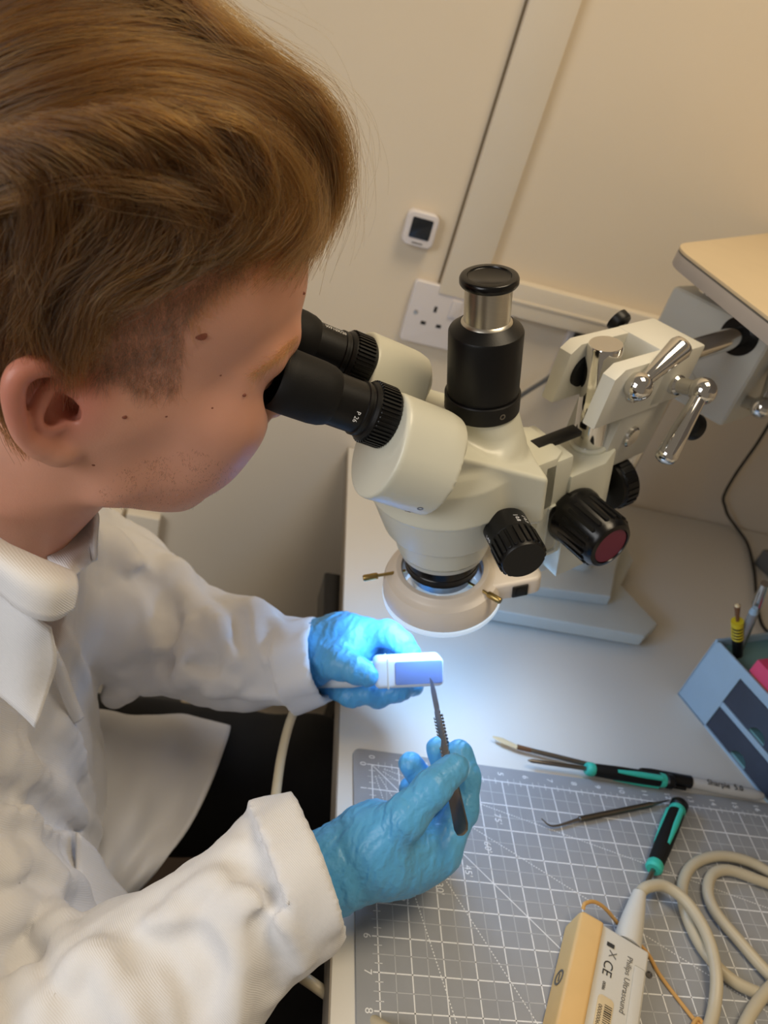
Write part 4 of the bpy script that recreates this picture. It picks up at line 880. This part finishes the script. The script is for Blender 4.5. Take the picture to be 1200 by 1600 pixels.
GL = sdf_part('glove', glove(lhand, None), lo, hi, .0013, 'nitrile', PERSON, 1); GL['label'] = 'blue nitrile glove holding the probe'

# ================================================================ scalpel in the near hand
s0, s1 = at(672,1058,.655), at(723,1304,.528); sd_ = nrm(s1-s0); SL = float(np.linalg.norm(s1-s0)); toc = nrm(CP-(s0+s1)/2); side = nrm(np.cross(sd_, toc)); side = nrm(side*.86 + np.cross(sd_, side)*.51)
SF = np.array([sd_, side, np.cross(sd_, side)]).T
T4 = thing('scalpel', 'slim steel scalpel with ridged handle held in the near glove', 'scalpel', s0)
mb = MB(); h0 = .038
mb.prism((SF, s0), [(h0,-.0022), (h0+.02,-.0032), (h0+.05,-.0036), (SL-.03,-.0052), (SL-.006,-.0056), (SL-.0015,-.0042), (SL,-.001), (SL,.001), (SL-.0015,.0042), (SL-.006,.0056), (SL-.03,.0052), (h0+.05,.0036), (h0+.02,.0032), (h0,.0022)], -.0012, .0012, .0004); hd = mb.build('handle', 'steel', T4)
for k in range(13):
    mb = MB(); x_ = h0 + .006 + k*.0034
    for sg in (-1, 1): mb.box((SF, s0), (x_, sg*.0032-.0008, -.0016), (x_+.0018, sg*.0032+.0008, .0016), .0003, 1)
    mb.build('grip_ridge', 'steel', hd)
mb = MB(); mb.prism((SF, s0), [(0,.0003), (.007,-.0021), (.018,-.0028), (h0-.004,-.0028), (h0+.004,-.0022), (h0+.012,-.0012), (h0+.012,.0012), (h0-.004,.0022), (.016,.0020)], -.0002, .0002, 0); mb.build('blade', 'steel', T4)

# ================================================================ ultrasound probe held in the far hand
mat('probe_lens', '#7487b8', .3, var=.04); mat('probe_case', '#d5dade', .35, var=.01)
T5 = thing('ultrasound_probe', 'white ultrasound probe with blue lens and beige cable in far glove', 'probe', at(637,1046,.668))
PZ = .668; pc = at(637,1047,PZ); pxd = nrm(at(690,1044,PZ+.004) - at(585,1049,PZ-.002)); pn = CP - pc; pn = nrm(nrm(pn)*.9 + V(0,0,-.25)); pn = nrm(pn - pxd*(pn@pxd)); py = np.cross(pn, pxd)
if py[2] < 0: py = -py
PF = np.array([pxd, py, np.cross(pxd, py)]).T; 
if PF[:,2] @ (CP-pc) < 0: PF[:,2] *= -1; PF[:,1] *= 1
mbx = MB(); mbx.prism((np.array([pxd, py, np.cross(pxd,py)]).T, pc), rrect(-.0300, -.0128, .0300, .0128, .0050), -.012, .012, .0035, 4); mbx.build('probe_head', 'probe_case', T5, 50)
sg = 1 if np.cross(pxd,py) @ (CP-pc) > 0 else -1
a_, b_ = sorted((sg*.0112, sg*.0126)); mb = MB(); mb.prism((np.array([pxd, py, np.cross(pxd,py)]).T, pc), rrect(-.0125, -.0098, .0288, .0102, .002), a_, b_, .0004); mb.build('lens', 'probe_lens', T5)
mb = MB(); 
for off in (-.0185,): mb.prism((np.array([pxd, py, np.cross(pxd,py)]).T, pc), rrect(off-.0008, -.0131, off+.0008, .0131, .0008), -.0122, .0122, .0003)
mb.build('seam', 'probe_white', T5)
mb = MB(); hb = pc - pxd*.028; he = at(500,1066,.70); mb.tube([hb, hb*.6+he*.4 + V(0,0,-.002), he], [.0115,.0105,.006], 20, 6, .8); mb.build('handle', 'probe_case', T5)
cb = px3([(507,1064,.698),(480,1078,.70),(456,1120,.70),(440,1180,.68),(430,1250,.64),(424,1300,.60),(418,1370,.585),(420,1440,.575),(450,1505,.565),(492,1540,.555),(540,1572,.552)]); cb += [atz(600,1606,.0046), atz(640,1640,.0046), V(.07,-.30,.0046), V(.10,-.40,.002), V(.16,-.52,.002), V(.20,-.60,.002)]
mb = MB(); mb.tube(cb, .0042, 14, 8); mb.build('cable', 'cable_beige', T5)
# ================================================================ things on the desk
def hull(mb, pts, bev=.001, seg=2):
    bm = bmesh.new(); [bm.verts.new(p) for p in pts]; r = bmesh.ops.convex_hull(bm, input=bm.verts[:]); bmesh.ops.dissolve_limit(bm, angle_limit=.02, verts=bm.verts[:], edges=bm.edges[:])
    if bev: bmesh.ops.bevel(bm, geom=bm.edges[:], offset=bev, segments=seg, affect='EDGES', profile=.6, clamp_overlap=True)
    return mb._add(bm, I3, V(0,0,0))
def hfrm(a, b): x = nrm(b-a); z = nrm(V(0,0,1) - x*x[2]); return np.array([x, np.cross(z, x), z]).T, a
# ---- screwdriver lying at the top edge of the mat
def driver(name, label, tip, fer, end, zc, r=.0070, ph=20):
    a, b = atz(*fer, zc), atz(*end, zc); t_ = atz(*tip, zc); d = nrm(b-a); ln = np.linalg.norm(b-a); T = thing(name, label, 'screwdriver', (a[0], a[1], 0), 'precision screwdrivers on the mat'); fr = frame(a, d, (0,0,1))
    mb = MB(); mb.lathe(fr, [(0,-.001), (r*.75,-.001), (r*.95,.001), (r*.95,.006), (r*.8,.008), (0,.008)], 28); mb.build('ferrule', 'teal', T)
    mb = MB(); mb.lathe(fr, [(0,.006), (r*.8,.006), (r*.88,.010), (r*.98,.03), (r,.055), (r*.98,ln-.018), (r*.9,ln-.013), (0,ln-.013)], 28); mb.build('grip', 'black_rubber', T)
    mb = MB(); mb.lathe(fr, [(0,ln-.016), (r*.98,ln-.016), (r*1.02,ln-.013), (r*.95,ln-.010), (0,ln-.010)], 28); mb.build('collar', 'teal', T)
    mb = MB(); mb.lathe(fr, [(0,ln-.011), (r*.7,ln-.011), (r*1.05,ln-.008), (r*1.08,ln-.003), (r*.8,ln), (0,ln)], 28); mb.build('swivel_cap', 'black_plastic', T)
    if True:
        for a_ in (0, 120, 240):
            q = math.radians(a_ + ph); n_ = fr[0] @ V(math.cos(q), math.sin(q), 0); mb = MB(); mb.tube([a + d*.030 + n_*r*.80, a + d*.055 + n_*r*.84, a + d*(ln-.016) + n_*r*.84], [.0020,.0030,.0030], 10); mb.build('stripe', 'teal', T)
    mb = MB(); mb.tube([a, a*.5+t_*.5, t_ + d*.004, t_], [.0021,.0021,.0019,.0007], 10); mb.build('shaft', 'steel', T)
    return T
driver('precision_screwdriver', 'teal and black screwdriver lying along the top edge of the mat', (825,1188), (917,1201), (1052,1222), .0078)
driver('precision_screwdriver', 'teal and black screwdriver lying diagonally above the coiled beige cable', (1003,1398), (1021,1358), (1063,1254), .0085, .0080, 138)
# ---- spatula
a, b, c = atz(770,1151,.004), atz(808,1167,.004), atz(948,1202,.004); T = thing('spatula', 'slim metal spatula with gold tip pointing at the scalpel hand', 'spatula', (b[0], b[1], 0))
mb = MB(); mb.tube([a, a*.6+b*.4, b], [.0012,.0034,.0026], 12, 4, .35); mb.build('tip', 'label_cream', T)
mb = MB(); mb.tube([b, b*.85+c*.15], [.0026,.0024], 12); mb.build('collar', 'brown', T)
mb = MB(); mb.tube([b*.85+c*.15, c], [.0024,.0028], 12); mb.build('handle', 'steel', T)
# ---- marker pen
a, b, c = atz(1000,1207,.0062), atz(1076,1217,.0062), atz(1192,1244,.0062); d = nrm(c-a); T = thing('marker_pen', 'grey marker pen with black cap beside the blue organiser', 'marker', (b[0], b[1], 0)); fr = frame(a, d, (0,0,1)); l1 = float((b-a)@d); l2_ = float((c-a)@d)
mb = MB(); mb.lathe(fr, [(0,0), (.0042,0), (.0050,.002), (.0060,.012), (.0064,l1-.004), (.0066,l1), (0,l1)], 28); cpn = mb.build('cap', 'black_plastic', T)
n_ = fr[0] @ V(math.cos(1.9), math.sin(1.9), 0); mb = MB(); mb.tube([a + d*.002 + n_*.005, a + d*.012 + n_*.0082, a + d*(l1-.006) + n_*.0078], [.0016,.0020,.0018], 8); mb.build('clip', 'black_plastic', cpn)
mb = MB(); mb.lathe(fr, [(0,l1-.002), (.0060,l1-.002), (.0062,l1+.03), (.0058,l2_-.012), (.0042,l2_-.003), (.003,l2_), (0,l2_)], 28); bd = mb.build('barrel', 'marker_grey', T)
n_ = nrm(V(0,-.15,1)); n_ = nrm(n_ - d*(n_@d)); text('lettering', 'Sharpie  5.0', (np.array([d, np.cross(n_, d), n_]).T, a + d*(l1+.036) + n_*.0063), .0085, 'ink', bd, .0002)
# ---- steel pick
pk = [atz(846,1279,.006), atz(864,1291,.003), atz(905,1280,.003)]; T = thing('steel_pick', 'thin steel pick with hooked point lying on the mat', 'pick', (pk[2][0], pk[2][1], 0))
mb = MB(); mb.tube(pk, [.0004,.0009,.0016], 10, 4); mb.build('hook', 'steel', T)
q0, q1, q2 = atz(905,1280,.003), atz(1018,1257,.003), atz(1046,1250,.004); mb = MB(); mb.prism(frame(q0, q1-q0), gear(.0021,.0027,8,.5), 0, float(np.linalg.norm(q1-q0)), .0003, 1); mb.build('handle', 'steel', T)
mb = MB(); mb.tube([q1, q1*.5+q2*.5, q2], [.0022,.0010,.0004], 10, 4); mb.build('tip', 'steel', T)
# ---- second ultrasound probe, bottom right
zt = .025; A = atz(909,1420,zt); Bq = atz(945,1441,zt); Cq = atz(1014,1489,.021); dd = nrm((atz(869,1600,zt)-A)*V(1,1,0)); Dq = .13
T6 = thing('ultrasound_transducer', 'tan and white ultrasound transducer with label lying on the mat', 'transducer', ((A+Cq)[0]/2, (A+Cq)[1]/2 - .05, 0))
lowA = atz(882,1448,.001); lowB = Bq*V(1,1,0) + V(0,0,.001)
mb = MB(); hull(mb, [A, Bq, A+dd*Dq, Bq+dd*Dq, lowA, lowB, lowA+dd*Dq, lowB+dd*Dq, A*V(1,1,0)+V(.004,-.002,.001)], .0028, 3); tn = mb.build('tan_cover', 'probe_tan', T6, 50)
ax2 = nrm((Cq-Bq)*V(1,1,0)); Bw = Bq + V(0,0,-.003); Cw = Bw + (Cq-Bw)*V(1,1,0)
mb = MB(); hull(mb, [Bw - ax2*.004, Cw, Bw - ax2*.004 + dd*Dq, Cw + dd*Dq, Bw*V(1,1,0)+V(0,0,.002)-ax2*.004, Cw*V(1,1,0)+V(0,0,.002), (Bw+dd*Dq)*V(1,1,0)+V(0,0,.002)-ax2*.004, (Cw+dd*Dq)*V(1,1,0)+V(0,0,.002)], .0022, 3); wb = mb.build('white_body', 'probe_white', T6, 50)
px_ = np.array([dd, nrm(V(-dd[1], dd[0], 0)), V(0,0,1)]).T
if px_[:,1] @ ax2 < 0: px_[:,1] *= -1
RT = np.array([dd, np.cross(V(0,0,1), dd), V(0,0,1)]).T; wz = Bw[2] + .0003
def on(u_, v_, z_=wz): q = Bw + dd*u_ + ax2*v_; return V(q[0], q[1], z_)
mb = MB(); mb.box((np.array([dd, np.cross(V(0,0,1),dd), V(0,0,1)]).T, on(.062, .033, 0)), (-.045,-.0045,wz-.002), (.06,.0045,wz+.0006), .002); mb.build('raised_rib', 'probe_white', T6)
mb = MB(); mb.lathe((I3, on(.018, .0405)), [(0,-.001), (.0026,-.001), (.0026,.0006), (.0018,.0006), (.0016,-.0004), (0,-.0004)], 20); mb.build('screw', 'steel', T6)
text('lettering', 'Philips Ultrasound', (RT, on(.036, .0245)), .0062, 'ink_grey', wb)
text('lettering', 'CE', (RT, on(.0325, .0090)), .0105, 'ink', wb); text('lettering', '0086', (RT, on(.047, .0085)), .0034, 'ink', wb); text('lettering', 'X', (RT, on(.020, .0110)), .0085, 'ink_grey', wb)
mb = MB(); mb.box((RT, on(.0135,.0095)), (-.0016,-.004,0), (.0016,.002,.0003), 0); mb.build('print_bar', 'ink', wb)
mb = MB(); mb.prism((RT, on(.066,.012,wz-.0004)), rrect(-.012,-.006,.05,.006,.003), 0, .0006, .0001); lb = mb.build('label', 'label_cream', wb)
for k in range(22):
    mb = MB(); w_ = random.choice((.0004,.0007,.001)); mb.box((RT, on(.060+k*.0016, .0145, wz+.0003)), (-w_/2,-.0028,0), (w_/2,.0028,.0002), 0); mb.build('barcode_bar', 'ink', lb)
text('lettering', '0000006062', (RT, on(.072, .0085, wz+.0003)), .0042, 'ink', lb)
sn = nrm(np.cross(dd, A - lowA)); sn = sn if sn @ (CP-A) > 0 else -sn; mc = (A+lowA)/2 + dd*.052 + sn*.0002
mb = MB(); mb.lathe(frame(mc, sn, dd), [(.0046,-.0003), (.0060,-.0003), (.0060,.0004), (.0046,.0004), (.0046,-.0003)], 28); mb.box((np.array([dd, np.cross(sn,dd), sn]).T, mc), (-.003,-.0005,-.0002), (.003,.0005,.0004), 0); mb.build('maker_mark', 'ink_grey', tn)
mb = MB(); r0, r1 = on(-.002,.024,.0115), atz(999,1396,.016); mb.tube([r0, r0*.5+r1*.5, r1], [.0115,.0090,.0056], 20, 5); mb.build('strain_relief', 'probe_white', T6)
cz_ = [r1, atz(1012,1386,.017), atz(1040,1385,.016), atz(1075,1412,.016), atz(1105,1462,.015), atz(1119,1520,.013), atz(1116,1575,.008), atz(1100,1640,.006), atz(1110,1680,.006), atz(1145,1640,.008), atz(1175,1580,.010), atz(1212,1535,.010), atz(1290,1470,.008), atz(1300,1420,.006), atz(1240,1395,.006), atz(1185,1375,.0055), atz(1140,1360,.0055), atz(1114,1366,.0055), atz(1106,1392,.0055), atz(1118,1425,.0055), atz(1155,1470,.0055), atz(1210,1530,.0055), atz(1260,1560,.0055), atz(1300,1500,.0055), atz(1270,1410,.0055), atz(1200,1362,.0055), atz(1160,1343,.0055), atz(1118,1338,.0055), atz(1082,1352,.0055), atz(1066,1385,.0055), atz(1072,1428,.0055), atz(1098,1482,.0055), atz(1140,1528,.0055), atz(1190,1554,.0055), atz(1260,1580,.0055), V(.42,-.26,.0055), V(.50,-.34,.0025), V(.56,-.48,.0025), V(.58,-.60,.0025)]
mb = MB(); mb.tube(cz_, .0049, 14, 8); mb.build('cable', 'cable_beige', T6)
oc = [atz(911,1421,.024), atz(914,1412,.026), atz(928,1409,.024), atz(946,1420,.018), atz(968,1446,.004), atz(985,1462,.0015), atz(1012,1490,.0015), atz(1030,1522,.0015), atz(1060,1562,.0015), atz(1088,1597,.002), atz(1100,1606,.003), atz(1096,1616,.003), atz(1082,1606,.003), atz(1092,1592,.004), atz(1110,1620,.002)]
mb = MB(); mb.tube(oc, .0016, 10, 6); oo = mb.build('elastic_cord', 'cord_orange', T6); oo['label'] = 'orange elastic cord'

# ================================================================ blue desk organiser and its contents
B0 = atz(1058,1084,ZD); B1 = atz(1166,1216,ZD); e1 = nrm(B1-B0); e2 = nrm(V(-e1[1], e1[0], 0)); e2 = e2 if e2[0] > 0 else -e2; OH = .092
OF = np.array([e1, e2, V(0,0,1)]).T
T7 = thing('desk_organiser', 'pale blue desk organiser with two clear drawers and tools standing in it', 'organiser', (B0 + e1*.1 + e2*.05))
OLn, ODp = .24, .10; tk = .003
mb = MB(); mb.box((OF, B0), (0,0,0), (OLn,ODp,.003), .0005); mb.build('bottom', 'org_blue', T7)
def fst(x, y):                                              # pixel -> coordinates on the drawer face
    d = ray(x, y); t_ = ((B0-CP)@e2)/(d@e2); q = CP + d*t_ - B0; return q@e1, q[2]
u1, h1_ = fst(1156,1060); u2, h2_ = fst(1129,1097); u3, h3_ = fst(1124,1103); u4, h4_ = fst(1099,1137)
ua = (u1+u2)/2; ub = (u3+u4)/2; ue = OLn - .02
mb = MB(); mb.prism((np.array([e1, V(0,0,1), np.cross(e1, V(0,0,1))]).T, B0), [(0,0), (ub,0), (ub,h3_), (ua,h2_), (ua,h1_), (OLn,h1_), (OLn,OH), (.006,OH), (0,OH-.006)], *((0, tk) if np.cross(e1, V(0,0,1)) @ e2 > 0 else (-tk, 0)), .0006)
mb.box((OF, B0), (ub,0,h3_), (OLn,tk,h2_), .0004); mb.box((OF, B0), (0,ODp-tk,0), (OLn,ODp,OH), .001); mb.box((OF, B0), (0,0,0), (tk,ODp,OH), .001); mb.box((OF, B0), (OLn-tk,0,0), (OLn,ODp,OH), .001); mb.build('shell', 'org_blue', T7)
mb = MB(); mb.box((OF, B0), (tk,tk,h1_), (OLn-tk,ODp-tk,h1_+.002), .0005); mb.box((OF, B0), (.05,tk,h1_), (.053,ODp-tk,OH-.006), .0005); mb.box((OF, B0), (.053,.05,h1_), (OLn-tk,.053,OH-.01), .0005); mb.build('divider', 'org_inner', T7)
for (u_, za, zb) in ((ua, h2_, h1_), (ub, .003, h3_)):
    ps = []; uc, rr = u_ + .050, .011
    ps = [(u_+.001, za+.001), (uc-rr, za+.001)] + [(uc + rr*math.cos(a), za+.001 + rr*math.sin(a)) for a in np.linspace(math.pi, 0, 12)] + [(uc+rr, za+.001), (OLn-.004, za+.001), (OLn-.004, zb-.001), (u_+.001, zb-.001)]
    mb = MB(); mb.prism((np.array([e1, V(0,0,1), np.cross(e1, V(0,0,1))]).T, B0), ps, *((.0005,.002) if np.cross(e1, V(0,0,1)) @ e2 > 0 else (-.002,-.0005)), 0); mb.build('drawer_front', 'drawer_clear', T7)
    mb = MB(); mb.box((OF, B0), (u_+.002,.0035,za), (OLn-.004,ODp-.004,za+.002), 0); mb.build('drawer_tray', 'org_inner', T7)
def inbox(x, y, u_, v_): return B0 + e1*u_ + e2*v_
zf = h1_ + .002
def stick(name, label, cat, base, topx, topy, Zt, specs):
    """a slender tool leaning in the organiser; specs: (part, material, from, to, r0, r1)"""
    t_ = at(topx, topy, Zt); T = thing(name, label, cat, base)
    for part, m_, f0, f1, ra_, rb_ in specs:
        mb = MB(); mb.tube([base*(1-f0)+t_*f0, base*(1-f1)+t_*f1], [ra_, rb_], 14); mb.build(part, m_, T)
    return T
def zdep(p): return float(RW[2] @ (p - CP))
b_ = B0 + e1*.020 + e2*.020 + V(0,0,zf); b_[2] = zf; Zb = zdep(b_)
stick('needle_file', 'yellow and black handled file with brown blade in the blue organiser', 'file', b_, 1152, 944, Zb-.045, [('handle','black_plastic',0,.62,.0055,.0060), ('band','yellow',.60,.68,.0066,.0066), ('blade','brown',.68,.97,.0016,.0034), ('tip','label_cream',.97,1,.003,.0012)])
for k in range(5):
    q = b_*(1-(.34+.06*k)) + at(1152,944,Zb-.045)*(.34+.06*k); mb = MB(); ax_ = nrm(at(1152,944,Zb-.045)-b_); mb.lathe(frame(q, ax_), [(.0056,0), (.0064,.0008), (.0064,.0018), (.0056,.0026)], 16); mb.build('grip_ring', 'yellow', bpy.data.objects['needle_file'])
b_ = atz(1158,1012,zf); b_[2] = zf; Zb = zdep(b_)
stick('chrome_rod', 'chrome rod with rounded end leaning out of the blue organiser', 'tool', b_, 1196, 912, Zb-.07, [('shank','steel',0,.72,.0035,.0045), ('end','chrome',.70,1,.0062,.0050)])
b_ = atz(1150,1018,zf); b_[2] = zf; Zb = zdep(b_)
stick('clear_tube', 'clear plastic tube with blue end standing in the organiser', 'tube', b_, 1180, 950, Zb-.05, [('tube','clear_plastic',0,.9,.0045,.0045), ('cap','org_blue',.9,1,.0047,.003)])
b_ = B0 + e1*.060 + e2*.030; b_[2] = zf; Zb = zdep(b_)
stick('red_lined_pen', 'clear pen with red core leaning across the organiser', 'pen', b_, 1215, 985, Zb-.05, [('barrel','marker_grey',0,.95,.0032,.0034), ('core','pink',.35,.8,.0036,.0036), ('tip','steel',.95,1,.002,.0008)])
b_ = atz(1188,1046,OH); b_ = B0 + e1*((b_-B0)@e1) + e2*.017; fr = (OF, V(b_[0], b_[1], 0)); mb = MB(); mb.box(fr, (0,-.014,zf), (.045,.022,OH-.004), .0008); tag(mb.build('orange_note_pad', 'orange'), 'orange sticky note block under the pink one in the organiser', 'note pad')
mb = MB(); mb.box(fr, (-.003,-.012,OH-.0036), (.040,.022,OH+.014), .001); tag(mb.build('pink_note_pad', 'pink'), 'pink sticky note block standing in the organiser', 'note pad')
for k in range(14):
    u_ = ub + .03 + RNG.uniform(0,.09); v_ = RNG.uniform(.012,.05); z_ = .0062 + .002; a_ = RNG.uniform(-.5,.5); p = B0 + e1*u_ + e2*v_; q = p + (e1*math.cos(a_)+e2*math.sin(a_))*.03; p[2] = q[2] = z_ + ZD + k*.0006
    mb = MB(); mb.tube([p, q], .0012, 8); mb.build('bit', 'steel', T7)
# ---- adapter block and black lead at the right
mb = MB(); ln_ = [aty(1215,640,.54), aty(1185,690,.55), aty(1150,740,.555), aty(1131,775,.562), aty(1133,792,.560), aty(1138,806,.556), atz(1152,826,.003), atz(1168,850,.002), atz(1178,890,.002), atz(1182,930,.002), atz(1190,975,.002), atz(1215,1000,.002)]
mb.tube(ln_, .0024, 10, 6); tag(mb.build('black_cable', 'cable_black'), 'thin black cable looping down to the desk at the right', 'cable')
c_ = atz(1225,905,ZD); mb = MB(); mb.box((OF, V(c_[0], c_[1], ZD)), (-.04,-.03,0), (.04,.05,.03), .004); tag(mb.build('power_adapter', 'ink_grey'), 'dark grey adapter block on the desk behind the organiser', 'adapter')
